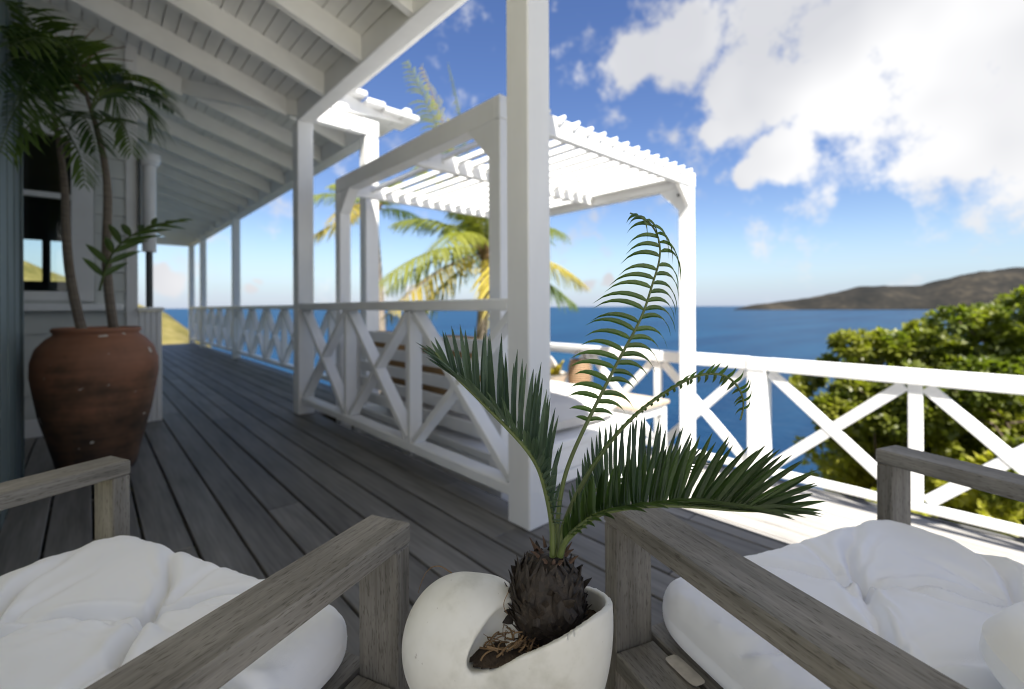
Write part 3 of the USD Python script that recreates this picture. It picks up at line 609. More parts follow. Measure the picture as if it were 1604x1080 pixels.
def pillow(lx, ly, lz, n=36, p=4.0, q=.5, wr=.0, seed=0, sq=6.0):
    u = np.linspace(-1, 1, n); U, V = np.meshgrid(u, u, indexing='ij')
    m_ = (np.abs(U) ** sq + np.abs(V) ** sq) ** (1 / sq); mm = np.clip(np.maximum(np.abs(U), np.abs(V)), 0, 1)
    sc = np.where(m_ > 0, mm / np.maximum(m_, 1e-9), 1)
    X, Y = U * sc * lx / 2, V * sc * ly / 2
    h = np.clip(1 - mm ** p, 0, 1) ** q
    nz = (meshkit.fbm(np.stack([X * 9, Y * 9, 0 * X], -1) + seed, 4, seed) - .5) * wr
    def side(sg):
        return np.stack([X, Y, sg * lz / 2 * h + nz * h], -1).reshape(-1, 3)
    a, b = side(1), side(-1)
    i, j = np.meshgrid(np.arange(n - 1), np.arange(n - 1), indexing='ij')
    qd = np.stack([i * n + j, (i + 1) * n + j, (i + 1) * n + j + 1, i * n + j + 1], -1).reshape(-1, 4)
    f = np.vstack([qd[:, [0, 1, 2]], qd[:, [0, 2, 3]]])
    return np.vstack([a, b]), np.vstack([f, f[:, ::-1] + n * n])
def rotm(ax, ay, az):
    return trimesh.transformations.euler_matrix(ax, ay, az)[:3, :3]
def placed(mf, c, r=None):
    v, f = mf
    if r is not None: v = v @ r.T
    return v + np.array(c), f
solo('mattress', placed(pillow(1.36, 1.98, .24, p=10, q=.45, wr=.03, seed=3), (2.60, 3.12, .205)), 'fabric_grey', 'thick pale mattress on the day bed under the pergola', 'mattress', smooth=True)
for i, (y, zz, a) in enumerate(((2.62, .56, .28), (3.18, .55, .22), (3.75, .55, .25))):
    solo('scatter_cushion', placed(pillow(.5, .52, .16, p=3, q=.6, wr=.03, seed=i), (1.985, y, zz), rotm(0, math.pi / 2 - a, 0)), 'tan',
         ('tan scatter cushion nearest the thick post, leaning on the slatted back of the day bed', 'tan scatter cushion in the middle of the three along the slatted back', 'tan scatter cushion furthest along the slatted back of the day bed')[i], 'cushion', smooth=True)
tt = thing('low_table', 'low table with sunlit beige wooden top beside the day bed', 'table')
TX0, TX1, TY0, TY1 = 3.36, 3.88, 2.12, 3.6
for k in range(4):
    w = (TX1 - TX0) / 4
    part(tt, 'tabletop_plank', cbox((TX0 + k * w + .002, TY0, .12), (TX0 + (k + 1) * w - .002, TY1, .155), .004), 'tabletop')
for x in (TX0 + .02, TX1 - .08):
    for y in (TY0 + .02, TY1 - .08):
        part(tt, 'leg', cbox((x, y, LOW + .003), (x + .06, y + .06, .119), .004), 'white')
part(tt, 'apron', join([cbox((TX0 + .03, TY0 + .03, .03), (TX1 - .03, TY0 + .05, .118)), cbox((TX0 + .03, TY0 + .09, .03), (TX0 + .05, TY1 - .09, .118))]), 'white')
# ornaments on the day bed side table
pot = thing('shell_ornament', 'white shell bowl with a yellow-green plant on the low table by the railing', 'ornament', loc=(3.50, 3.28, .157))
part(pot, 'bowl', lathe([(.0, .0), (.09, .0), (.17, .06), (.215, .15), (.20, .16), (.15, .08), (.0, .05)], 24), 'shellpot')
part(pot, 'shell', placed(pillow(.26, .26, .22, p=2, q=.5), (-.02, .02, .24), rotm(.4, .5, .2)), 'shellpot', smooth=True)
bs = rng.normal(size=(46, 3)); bs[:, 2] = np.abs(bs[:, 2]) + .4
part(pot, 'foliage', join(leaflets(np.tile([[0, -.07, .13]], (46, 1)) + rng.normal(size=(46, 3)) * .035, bs, np.tile([[.1, .2, 1.0]], (46, 1)) + rng.normal(size=(46, 3)) * .2, .15, .045, (0, 0, -.2))), 'coco_yellow', smooth=True)
lan = thing('lantern', 'brown wicker lantern beside the shell bowl on the low table', 'lantern', loc=(3.70, 3.02, .157))
part(lan, 'basket', lathe([(.0, .0), (.10, .0), (.115, .1), (.115, .22), (.095, .30), (.085, .30), (.10, .22), (.10, .1), (.0, .02)], 24), 'wicker')
part(lan, 'handle', tube([( .09 * math.cos(a), 0, .29 + .10 * math.sin(a)) for a in np.linspace(0, math.pi, 14)], .006, 6), 'wicker')

# ------------------------------------------------------------------ plants: palms behind, bushes, potted palm
def pinnate(path, nl, Lmax, width, up=(0, 0, 1), droop=-.35, sweep=.55, start=.12, r0=.012, vee=.35, jitter=.08, seg=4, rs=None, gaps=0.0):
    """A feather leaf along a curve: a tapering stalk and two ranks of leaflets. Returns (stalk, leaflets)."""
    rs = rs or rng
    C = spline(path, 40); T = np.gradient(C, axis=0); T /= np.linalg.norm(T, axis=1, keepdims=True)
    up = np.array(up, float)
    S = np.cross(T, up); S /= np.linalg.norm(S, axis=1, keepdims=True) + 1e-9; N = np.cross(S, T)
    ts = np.linspace(start, .985, nl)
    base, dirs, nor, ln, wd = [], [], [], [], []
    for t in ts:
        for s in (-1, 1):
            if rs.random() < gaps: continue
            k = t * 39; i = int(k); fr = k - i; i2 = min(i + 1, 39)
            p = C[i] * (1 - fr) + C[i2] * fr
            d = s * S[i] + sweep * (1 + t) * T[i] + vee * N[i] + rs.normal(size=3) * jitter
            base.append(p); dirs.append(d); nor.append(N[i] + .3 * s * S[i])
            prof = np.interp(t, [0, .1, .35, .7, 1], [.35, .7, 1, .85, .25])
            ln.append(Lmax * prof * (1 + rs.normal() * .06)); wd.append(width * np.interp(t, [0, .3, .8, 1], [.8, 1, .8, .5]))
    lf = leaflets(np.array(base), np.array(dirs), np.array(nor), np.array(ln), np.array(wd), (0, 0, droop), seg=seg)
    st = tube(C, np.linspace(r0, r0 * .2, 40), 6)
    return st, lf

def coconut(label, crown, foot, fronds, seed, scale=1.0):
    t = thing('coconut_palm', label, 'palm tree')
    rs = np.random.default_rng(seed)
    c, ft = np.array(crown, float), np.array(foot, float)
    mid = (c + ft) / 2 + np.array([.25, .1, .2])
    C = spline([ft, mid, c], 24)
    part(t, 'trunk', tube(C, np.linspace(.16, .095, 24) * scale, 12), 'cocotrunk')
    part(t, 'crown_shaft', join([tube([c + [0, 0, -.25], c + np.array([math.cos(a) * .12, math.sin(a) * .12, .05]), c + np.array([math.cos(a) * .3, math.sin(a) * .3, .18 + .1 * rs.random()])], [.05, .06, .02], 6) for a in np.linspace(0, 6.28, 9)[:-1]]), 'coco_husk')
    for (az, el, L, dr, kind) in fronds:
        a = math.radians(az); e = math.radians(el)
        h = np.array([math.sin(a), math.cos(a), 0])
        P = [c + h * L * s * math.cos(e) + np.array([0, 0, L * s * math.sin(e) - dr * L * s * s]) for s in np.linspace(.02, 1, 7)]
        st, lf = pinnate(P, 42, .62 * scale, .040 * scale, droop=-.55, sweep=.5, r0=.022 * scale, vee=.05, rs=rs, gaps=.05)
        f = part(t, 'frond', join(lf), 'coco_yellow' if kind else 'coco', smooth=True)
        part(f, 'stalk', st, 'coco_husk' if kind else 'coco')
FR = [(-60, 80, 4.0, .12, 0), (140, 80, 2.9, .22, 0), (-95, 64, 4.0, .17, 0), (-75, 72, 4.0, .15, 1), (40, 75, 2.7, .3, 0), (-80, 62, 2.9, .4, 0), (-90, 15, 2.3, .55, 0), (-60, 45, 2.4, .5, 0), (-35, 65, 2.2, .45, 0), (-120, 30, 2.4, .6, 0), (-100, -8, 2.3, .35, 1), (-140, 58, 2.3, .5, 0), (170, 40, 2.2, .55, 0),
      (120, 12, 2.0, .5, 1), (95, 45, 2.2, .55, 0), (60, 60, 2.3, .5, 0), (30, 30, 2.3, .5, 0), (0, 50, 2.3, .5, 0), (-75, -28, 1.9, .3, 0), (-155, -20, 1.9, .3, 1), (-30, 10, 2.2, .5, 0), (145, -15, 1.7, .3, 0)]
pc = at(762, 398, 8.6)
coconut('coconut palm with green and yellow fronds right behind the pergola', pc, at(712, 700, 8.8) + np.array([0, 0, -1.5]), FR, 4)
pc2 = at(585, 330, 12.5)
coconut('smaller coconut palm further left, glimpsed between the white posts', pc2, pc2 + np.array([.4, .6, -9]), [(a, e, l, d, k) for a, e, l, d, k in ((-90, 30, 2.2, .5, 0), (-40, 55, 2.2, .5, 0), (-130, 10, 2.2, .5, 1), (180, 45, 2.2, .5, 0), (90, 20, 2.0, .5, 0), (50, 60, 2.2, .5, 0), (0, 30, 2.2, .5, 0), (130, 45, 2.2, .5, 0), (-70, -15, 2.0, .3, 1))], 9)

def leafcloud(centres, n, size, rs, squash=.75):
    """Leaf-sized faces gathered in rosettes on the shells of many small clumps."""
    cs = np.array([c for c, r in centres]); rs_ = np.array([r for c, r in centres])
    k = rs.choice(len(cs), n, p=rs_ ** 2 / (rs_ ** 2).sum())
    d = rs.normal(size=(n, 3)); d /= np.linalg.norm(d, axis=1, keepdims=True)
    p = cs[k] + d * (rs_[k] * (.55 + .5 * rs.random(n) ** .6))[:, None] * np.array([1, 1, squash])
    out_v, m_ = [], 5
    vs = []
    for j in range(m_):
        ln = d + rs.normal(size=(n, 3)) * .75; ln[:, 2] += .35; ln /= np.linalg.norm(ln, axis=1, keepdims=True)
        nn = rs.normal(size=(n, 3)) * .45 + np.array([0, 0, 1.0]) + .4 * d; s = np.cross(ln, nn); s /= np.linalg.norm(s, axis=1, keepdims=True) + 1e-9
        L = size * (.7 + .6 * rs.random(n))[:, None]; w = L * .30
        up = np.cross(s, ln)
        vs.append(np.stack([p, p + ln * L * .5 - s * w + up * L * .05, p + ln * L * .5 + s * w + up * L * .05, p + ln * L - up * L * .12], 1))
    v = np.concatenate(vs).reshape(-1, 3); b = np.arange(n * m_) * 4
    f = np.concatenate([np.stack([b, b + 2, b + 1], 1), np.stack([b + 1, b + 2, b + 3], 1)])
    return v, f
def bush(label, centre, rad, seed, n, m, size=.115, foot=None, cat='tree'):
    rs = np.random.default_rng(seed); c = np.array(centre, float); rad = np.array(rad, float)
    t = thing('seaside_tree', label, cat)
    foot = np.array(foot if foot is not None else c - [0, 0, rad[2] * 2.2])
    part(t, 'trunk', tube(spline([foot, (foot + c) / 2 + [.2, -.1, 0], c], 14), np.linspace(.14, .05, 14), 8), 'bark')
    cl = []
    for _ in range(70):
        d = rs.normal(size=3); d /= np.linalg.norm(d); q = c + d * rad * (.45 + .68 * rs.random())
        cl.append((q, rad.mean() * rs.uniform(.09, .22)))
    part(t, 'branches', join([tube(spline([c * .6 + foot * .4, (c + q) / 2 + rs.normal(size=3) * .1, q], 7), np.linspace(.035, .008, 7), 5) for q, r in cl[:24]]), 'bark')
    part(t, 'crown', leafcloud(cl, n, size, rs), m, smooth=False, kind='stuff')
def gz(p): return np.array([p[0], p[1], float(ground_h(np.array(p[0]), np.array(p[1]))) - .2])
c1 = at(1650, 645, 6.2); bush('large yellow-green seaside tree beyond the right end of the terrace railing', c1, (1.9, 1.9, 1.35), 11, 6500, 'bush', foot=gz(c1 + np.array([.3, 0, 0])))
c2 = at(1400, 640, 7.4); bush('lower yellow-green seaside tree seen through the crosses of the terrace railing', c2, (1.15, 1.15, 1.1), 12, 4200, 'bush', foot=gz(c2))
c3 = at(1560, 800, 6.4); bush('dark green bush low behind the bottom rail at the right', c3, (1.6, 1.6, 1.0), 13, 3600, 'bush_dark', foot=gz(c3))
c4 = at(1790, 600, 9.0); bush('darker green tree behind the large yellow-green one', c4, (3.0, 3.0, 2.0), 14, 5500, 'bush_dark', foot=gz(c4))
c6 = at(1490, 620, 7.0); bush('rounded yellow-green tree in the middle of the group beyond the terrace railing', c6, (1.0, 1.0, 1.1), 16, 3600, 'bush', foot=gz(c6))
c5 = at(1345, 730, 8.2); bush('sparse small tree lowest on the slope, against the water', c5, (.85, .85, .9), 15, 800, 'bush_dark', foot=gz(c5))

# terracotta jar with a pair of slender palms
JX, JY = 0.040, 3.865
jar = thing('terracotta_jar', 'large weathered terracotta jar holding slender palms, left by the house', 'jar', loc=(JX, JY, .002))
prof = [(0, 0), (.172, 0), (.188, .02), (.203, .10), (.232, .22), (.266, .36), (.288, .50), (.302, .60), (.300, .68), (.278, .76), (.235, .815), (.205, .838), (.200, .85), (.212, .858), (.214, .878), (.200, .884), (.185, .878), (.185, .80), (.0, .79)]
pf = np.array(prof); tt_ = np.r_[0, np.cumsum(np.linalg.norm(np.diff(pf, axis=0), axis=1))]
jv, jf = lathe(np.vstack([np.interp(np.linspace(0, tt_[-1], 90), tt_, pf[:, k]) for k in (0, 1)]).T, 64)
jv[:, :2] *= (1 + .012 * (meshkit.fbm(jv * np.array([6, 6, 9]), 3, 2) - .5))[:, None]
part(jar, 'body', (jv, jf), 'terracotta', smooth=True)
part(jar, 'soil', lathe([(0, .815), (.184, .80)], 32)[0:2], 'soil', smooth=True)
pp = thing('potted_palm', 'pair of slender dark green palms growing out of the terracotta jar', 'palm')
def jp(x, y, d=2.88): return at(x, y, d)
b1, b2 = np.array([JX - .06, JY - .02, .80]), np.array([JX + .085, JY + .04, .80])
t1 = [b1, jp(106, 400), jp(101, 290), jp(82, 170)]
t2 = [b2, jp(167, 400), jp(168, 290), jp(133, 140)]
for tpath in (t1, t2):
    C = spline(tpath, 30)
    part(pp, 'stem', tube(C, np.r_[np.linspace(.027, .022, 18), np.linspace(.020, .011, 12)], 9), 'palmtrunk')
rs = np.random.default_rng(21)
def frond(parent, pts, n, L, w, mm, dp=0.0, droop=-.3, sweep=.8, r0=.007, up=(0, 0, 1), vee=.2):
    st, lf = pinnate(pts, int(n * 1.15), L * .82, w * .85, droop=droop, sweep=sweep, r0=r0, rs=rs, up=up, vee=vee, jitter=.12)
    f = part(parent, 'frond', join(lf), mm, smooth=True)
    part(f, 'stalk', st, 'rachis')
frond(pp, [jp(143, 175, 2.88), jp(170, 140, 2.85), jp(220, 140, 2.8), jp(272, 175, 2.75)], 26, .30, .024, 'potpalm')
frond(pp, [jp(133, 150, 2.88), jp(120, 90, 2.7), jp(70, 60, 2.4), jp(10, 75, 2.1)], 30, .42, .023, 'potpalm')
frond(pp, [jp(133, 150, 2.9), jp(150, 110, 3.0), jp(170, 120, 3.2), jp(190, 190, 3.3)], 24, .32, .022, 'potpalm')
frond(pp, [jp(85, 175, 2.88), jp(60, 110, 2.6), jp(25, 90, 2.3), jp(-20, 130, 2.0)], 28, .42, .022, 'potpalm')
frond(pp, [jp(85, 175, 2.88), jp(60, 150, 2.6), jp(30, 165, 2.35), jp(0, 240, 2.05)], 24, .36, .022, 'potpalm')
frond(pp, [jp(85, 175, 2.88), jp(70, 90, 2.7), jp(45, 30, 2.45), jp(0, 0, 2.1)], 28, .40, .022, 'potpalm')
frond(pp, [jp(88, 190, 2.88), jp(110, 175, 2.8), jp(135, 190, 2.75), jp(150, 235, 2.7)], 18, .28, .022, 'potpalm')
frond(pp, [jp(85, 180, 2.88), jp(55, 190, 2.7), jp(30, 215, 2.6), jp(10, 265, 2.55)], 18, .26, .021, 'potpalm')
frond(pp, [jp(150, 200, 2.86), jp(175, 185, 2.8), jp(195, 200, 2.75), jp(205, 240, 2.7)], 16, .24, .021, 'potpalm')
frond(pp, [jp(156, 455, 2.86), jp(175, 400, 2.8), jp(225, 360, 2.72), jp(285, 345, 2.68)], 8, .27, .050, 'potpalm', sweep=.8, droop=-.15)
frond(pp, [jp(143, 175, 2.88), jp(165, 150, 2.95), jp(205, 150, 3.05), jp(240, 215, 3.1)], 22, .34, .022, 'potpalm_light')
frond(pp, [jp(143, 175, 2.86), jp(160, 130, 2.8), jp(205, 118, 2.72), jp(262, 150, 2.66)], 24, .30, .024, 'potpalm_light')
frond(pp, [jp(85, 178, 2.9), jp(70, 130, 3.0), jp(40, 120, 3.1), jp(0, 170, 3.15)], 24, .42, .022, 'potpalm')
frond(pp, [jp(85, 175, 2.84), jp(50, 100, 2.5), jp(15, 50, 2.2), jp(-30, 40, 1.95)], 26, .45, .022, 'potpalm')
frond(pp, [jp(133, 150, 2.86), jp(100, 90, 2.7), jp(55, 110, 2.45), jp(15, 180, 2.15)], 26, .40, .022, 'potpalm')
frond(pp, [jp(90, 185, 2.86), jp(110, 215, 2.8), jp(125, 245, 2.78), jp(132, 290, 2.76)], 14, .2, .022, 'potpalm')
part(pp, 'dry_leaves', join([tube(spline([jp(133, 150, 2.86), jp(110 + 20 * math.cos(a), 110, 2.8), jp(120 + 90 * math.cos(a), 110 - 70 * math.sin(a), 2.75)], 8), np.linspace(.006, .002, 8), 5) for a in np.linspace(.2, 3.0, 9)]), 'fibre', kind='stuff')

# ------------------------------------------------------------------ armchairs
CW, ARM_W, ARM_T, ARM_Z, CD = .941, .088, .036, .62, .80
ca_ = thing('armchair', 'weathered teak armchair on the right, white cushion facing the railing', 'armchair', 'the two teak armchairs', loc=(0, 0, 0))
def fill_chair(t):
    hw_ = CW / 2
    for s in (-1, 1):
        xi, xo = s * (hw_ - ARM_W), s * hw_
        part(t, 'arm', cbox((xi, -CD, ARM_Z - ARM_T), (xo, 0, ARM_Z), .0035), 'teak_y')
        part(t, 'leg', cbox((xi + s * .0015, -.038, .002), (xo - s * .0015, -.0015, ARM_Z - ARM_T - .0008), .003), 'teak_z')
        part(t, 'leg', cbox((xi + s * .0015, -CD + .0015, .002), (xo - s * .0015, -CD + .038, ARM_Z - ARM_T - .0008), .003), 'teak_z')
        part(t, 'side_rail', cbox((xi + s * .001, -CD + .04, .318), (xo - s * .001, -.0395, .354), .003), 'teak_y')
    n = 6; x0 = -hw_ + ARM_W + .006; wdt = (CW - 2 * ARM_W - .012) / n
    for k in range(n):
        part(t, 'seat_slat', cbox((x0 + k * wdt + .004, -CD + .03, .332), (x0 + (k + 1) * wdt - .004, -.004, .3535), .003), 'teak_y')
    part(t, 'front_rail', cbox((-hw_ + ARM_W + .002, -.038, .24), (hw_ - ARM_W - .002, -.006, .330), .003), 'teak_x')
    part(t, 'back_rail', bar((-hw_ + ARM_W, -CD + .06, .70), (hw_ - ARM_W, -CD + .06, .70), .07, .03), 'teak_x')
    part(t, 'back_rail', bar((-hw_ + ARM_W, -CD + .10, .46), (hw_ - ARM_W, -CD + .10, .46), .07, .03), 'teak_x')
    for k in range(7):
        x = -hw_ + ARM_W + .06 + k * .107
        part(t, 'back_slat', bar((x, -CD + .125, .357), (x, -CD + .02, .82), .02, .06, up=(0, 1, .2)), 'teak_z')
fill_chair(ca_)
cb_ = UsdGeom.Xform.Define(stage, '/World/' + numbered('/World', 'armchair'))
cb_.GetPrim().GetReferences().AddInternalReference(Sdf.Path(ca_)); cb_.GetPrim().SetInstanceable(True)
meta(cb_.GetPrim(), 'weathered teak armchair on the left, in front of the terracotta jar', 'armchair', 'the two teak armchairs')
AZR, AZL = 19.9, 66.4
def place(path, outer_local, ground, az):
    a = math.radians(-az); c, s = math.cos(a), math.sin(a)
    off = np.array([c * outer_local[0] - s * outer_local[1], s * outer_local[0] + c * outer_local[1]])
    p = ground - off
    return np.array([p[0], p[1], 0.0]), -az
PR, RR = place(ca_, (-CW / 2, 0), cg(.175, .898), AZR)
PL, RL = place('', (CW / 2, 0), cg(-.180, .816), AZL)
for prim, p, r in ((stage.GetPrimAtPath(ca_), PR, RR), (cb_.GetPrim(), PL, RL)):
    for op in UsdGeom.Xformable(prim).GetOrderedXformOps():
        if op.GetOpType() == UsdGeom.XformOp.TypeTranslate: op.Set(Gf.Vec3d(*map(float, p)))
        else: op.Set(float(r))
if not UsdGeom.Xformable(cb_.GetPrim()).GetOrderedXformOps():
    cb_.AddTranslateOp().Set(Gf.Vec3d(*map(float, PL))); cb_.AddRotateZOp().Set(float(RL))

def seat_cushion(seed, tufts):
    lx, ly, z0, z1 = .752, .71, .3555, .466
    n = 150
    u = np.linspace(-1, 1, n); u = np.sign(u) * (1 - (1 - np.abs(u)) ** 1.35)
    U, V = np.meshgrid(u, u, indexing='ij'); sq = 14.0
    m_ = (np.abs(U) ** sq + np.abs(V) ** sq) ** (1 / sq); mm = np.maximum(np.abs(U), np.abs(V)); sc = np.where(m_ > 0, mm / np.maximum(m_, 1e-9), 1)
    X, Y = U * sc * lx / 2, V * sc * ly / 2 - .375
    rim = np.clip(1 - mm ** 26, 0, 1) ** .45
    crown = .009 * np.cos(U * 1.3) * np.cos(V * 1.3)
    top = (z1 - (z0 + z1) / 2) * rim + crown * rim
    for (tx, ty) in tufts:
        dx, dy = X - tx, Y - ty; r = np.hypot(dx, dy); th_ = np.arctan2(dy, dx)
        top -= .034 * np.exp(-(r / .040) ** 1.1) + .012 * np.exp(-(r / .13) ** 2)
        wig = th_ + .6 * (meshkit.fbm(np.stack([X * 6, Y * 6, 0 * X + seed], -1), 2, seed) - .5)
        for a0, ln, dp, wd in ((.72, .19, .024, .0065), (2.40, .18, .024, .0065), (-.75, .16, .018, .007), (-2.45, .17, .020, .007), (1.15 + .3 * seed, .10, .009, .006), (-.2, .12, .008, .007), (.45, .13, .008, .005), (2.62, .12, .009, .005), (-2.2, .11, .008, .005)):
            dth = (wig - a0 + math.pi) % (2 * math.pi) - math.pi
            cross = r * np.sin(np.clip(dth, -1.5, 1.5))
            fall = np.exp(-((r - .05) / ln) ** 2) * (np.abs(dth) < 1.2)
            wd2 = wd * (1 + r * 5)
            top += (-dp * np.exp(-(cross / wd2) ** 2) + .35 * dp * np.exp(-((np.abs(cross) - 2.1 * wd2) / (1.4 * wd2)) ** 2)) * fall * rim
    top += (meshkit.fbm(np.stack([X * 14, Y * 9, 0 * X + seed], -1), 4, seed) - .5) * .003 * rim
    # puckers along the boxed edge
    side = np.clip((mm - .86) / .14, 0, 1)
    top += (meshkit.fbm(np.stack([X * 45, Y * 45, 0 * X + 3 * seed], -1), 3, seed + 4) - .5) * .012 * side * rim
    zc = (z0 + z1) / 2
    a = np.stack([X, Y, zc + top], -1).reshape(-1, 3)
    b = np.stack([X, Y, zc - (zc - z0) * rim], -1).reshape(-1, 3)
    i, j = np.meshgrid(np.arange(n - 1), np.arange(n - 1), indexing='ij')
    qd = np.stack([i * n + j, (i + 1) * n + j, (i + 1) * n + j + 1, i * n + j + 1], -1).reshape(-1, 4)
    f = np.vstack([qd[:, [0, 1, 2]], qd[:, [0, 2, 3]]])
    return np.vstack([a, b]), np.vstack([f, f[:, ::-1] + n * n])
TUF_R = [(.005, -.185), (.18, -.35), (-.18, -.35), (.0, -.54)]
TUF_L = [(.03, -.18), (-.17, -.34), (.2, -.36), (.0, -.54)]
cr = thing('seat_cushion', 'white tufted seat cushion on the right armchair', 'cushion', loc=PR, rotz=RR)
part(cr, 'cover', seat_cushion(1, TUF_R), 'fabric', smooth=True)
tagm = pillow(.075, .03, .002, n=6)
part(cr, 'care_tag', placed(tagm, (-.385, -.125, .3575), rotm(0, .04, math.pi / 2)), 'tag', smooth=False, label='small beige cloth tag')
cl_ = thing('seat_cushion', 'white tufted seat cushion on the left armchair', 'cushion', loc=PL, rotz=RL)
part(cl_, 'cover', seat_cushion(2, TUF_L), 'fabric', smooth=True)
bc = thing('back_cushion', 'small white cushion lying on the seat of the right armchair', 'cushion', loc=PR, rotz=RR)
part(bc, 'cover', placed(pillow(.38, .30, .15, n=60, p=4, q=.5, wr=.02, seed=8), (-.005, -.575, .505), rotm(math.radians(24), 0, math.radians(-8))), 'fabric', smooth=True)
bc2 = thing('back_cushion', 'white back cushion at the rear of the left armchair', 'cushion', loc=PL, rotz=RL)
part(bc2, 'cover', placed(pillow(.74, .52, .17, n=50, p=4, q=.5, wr=.02, seed=9), (0, -.66, .70), rotm(math.radians(72), 0, 0)), 'fabric', smooth=True)

# ------------------------------------------------------------------ shell planter and sago palm (local axes: x right, y away, z up from the camera's view)
PD = .64
O = at(800, 1000, PD)
K = PD / FPX
S3 = np.array([R_, F_, U_])
def loc3(v): return O + np.asarray(v, float) @ S3
st_ = thing('side_table', 'small round teak stool under the shell planter', 'stool')
def stool(pts_): return loc3(pts_)
tv, tf = lathe([(0, -.215), (.155, -.215), (.165, -.205), (.165, -.195), (.155, -.185), (0, -.185)], 32); part(st_, 'top', (loc3(tv), tf), 'teak_x', smooth=30)
for a in (0.6, 2.2, 3.8, 5.4):
    part(st_, 'leg', tube(loc3([(.11 * math.cos(a), .11 * math.sin(a), -.216), (.14 * math.cos(a), .14 * math.sin(a), -O[2] + .002)]), .015, 8), 'teak_z')
def smin(a, b, k):
    h = np.clip(.5 + .5 * (b - a) / k, 0, 1); return b * (1 - h) + a * h - k * h * (1 - h)
def ell(x, y, z, c, r):
    q = ((x - c[0]) / r[0], (y - c[1]) / r[1], (z - c[2]) / r[2])
    k0 = np.sqrt(q[0] ** 2 + q[1] ** 2 + q[2] ** 2); k1 = np.sqrt((q[0] / r[0]) ** 2 + (q[1] / r[1]) ** 2 + (q[2] / r[2]) ** 2)
    return k0 * (k0 - 1) / np.maximum(k1, 1e-6)
def planter_sdf(x, y, z):
    bowl = ell(x, y, z, (.036, .004, .025), (.106, .077, .185))
    rim = .020 + .43 * x - .22 * (y + .065) - 6.0 * np.maximum(x - .09, 0) ** 2
    cut = np.maximum(bowl, (z - rim) * .85)
    inner = np.maximum(bowl + .0095, -(z + .10))
    vessel = np.maximum(cut, -inner)
    # the coil on the left, winding in towards the mouth
    lobe = ell(x, y, z, (-.067, .006, -.012), (.084, .070, .093))
    core = ell(x, y, z, (-.022, .022, .000), (.040, .046, .060))
    lobe = smin(lobe, core, .03)
    foot = ell(x, y, z, (-.010, .0, -.125), (.125, .080, .080))
    foot = np.maximum(foot, -np.maximum(bowl + .0095, -(z + .10)))
    d = smin(smin(vessel, foot, .02), lobe, .010)
    # the furrow where the coil meets the lip
    c_, s_ = math.cos(.6), math.sin(.6)
    u_, w_ = (x + .016) * c_ + (z - .028) * s_, -(x + .016) * s_ + (z - .028) * c_
    fur = ell(u_, y, w_, (0, -.036, 0), (.052, .040, .023))
    d = -smin(-d, fur, .008)
    return np.maximum(d, -(z + .184))
def surface_nets(fn, lo, hi, h):
    """The zero surface of a distance field, as quads with one vertex per crossed cell."""
    ax = [np.arange(l, u_ + h, h) for l, u_ in zip(lo, hi)]
    X, Y, Z = np.meshgrid(*ax, indexing='ij'); D = fn(X, Y, Z); G = np.stack([X, Y, Z], -1)
    n = np.array(D.shape) - 1
    acc = np.zeros((*n, 3)); cnt = np.zeros(n)
    cs = list(np.ndindex(2, 2, 2))
    sl = lambda c: tuple(slice(c[k], c[k] + n[k]) for k in range(3))
    for c in cs:
        for k in range(3):
            if c[k] == 0:
                c2 = list(c); c2[k] = 1
                d0, d1 = D[sl(c)], D[sl(c2)]; m = (d0 < 0) != (d1 < 0)
                t = np.where(m, d0 / np.where(m, d0 - d1, 1), 0)[..., None]
                acc += np.where(m[..., None], G[sl(c)] * (1 - t) + G[sl(c2)] * t, 0); cnt += m
    on = cnt > 0; ids = -np.ones(n, int); ids[on] = np.arange(on.sum())
    v = acc[on] / cnt[on][:, None]; q = []
    for k in range(3):
        a_, b_ = [j for j in range(3) if j != k]
        s0 = [slice(1, n[j]) for j in range(3)]; s0[k] = slice(0, n[k]); s1 = list(s0); s1[k] = slice(1, n[k] + 1)
        d0, d1 = D[tuple(s0)], D[tuple(s1)]
        I = np.argwhere((d0 < 0) != (d1 < 0)); inside = d0[tuple(I.T)] < 0
        I = I + 1; I[:, k] -= 1
        def off(i, j):
            w = I.copy(); w[:, a_] -= i; w[:, b_] -= j; return ids[tuple(w.T)]
        qq = np.stack([off(1, 1), off(0, 1), off(0, 0), off(1, 0)], 1)
        fl = inside if k != 1 else ~inside
        q.append(np.where(fl[:, None], qq, qq[:, ::-1]))
    return v, np.vstack(q)
pv, pf_ = surface_nets(planter_sdf, (-.17, -.13, -.195), (.17, .13, .10), .0027)
pf_ = np.vstack([pf_[:, [0, 1, 2]], pf_[:, [0, 2, 3]]])
tm = trimesh.Trimesh(pv, pf_, process=True)
trimesh.smoothing.filter_taubin(tm, iterations=8)
pl = thing('shell_planter', 'off-white ceramic planter shaped like a coiled sea shell, front and centre', 'planter')
part(pl, 'body', (loc3(tm.vertices), np.array(tm.faces)), 'ceramic', smooth=True)
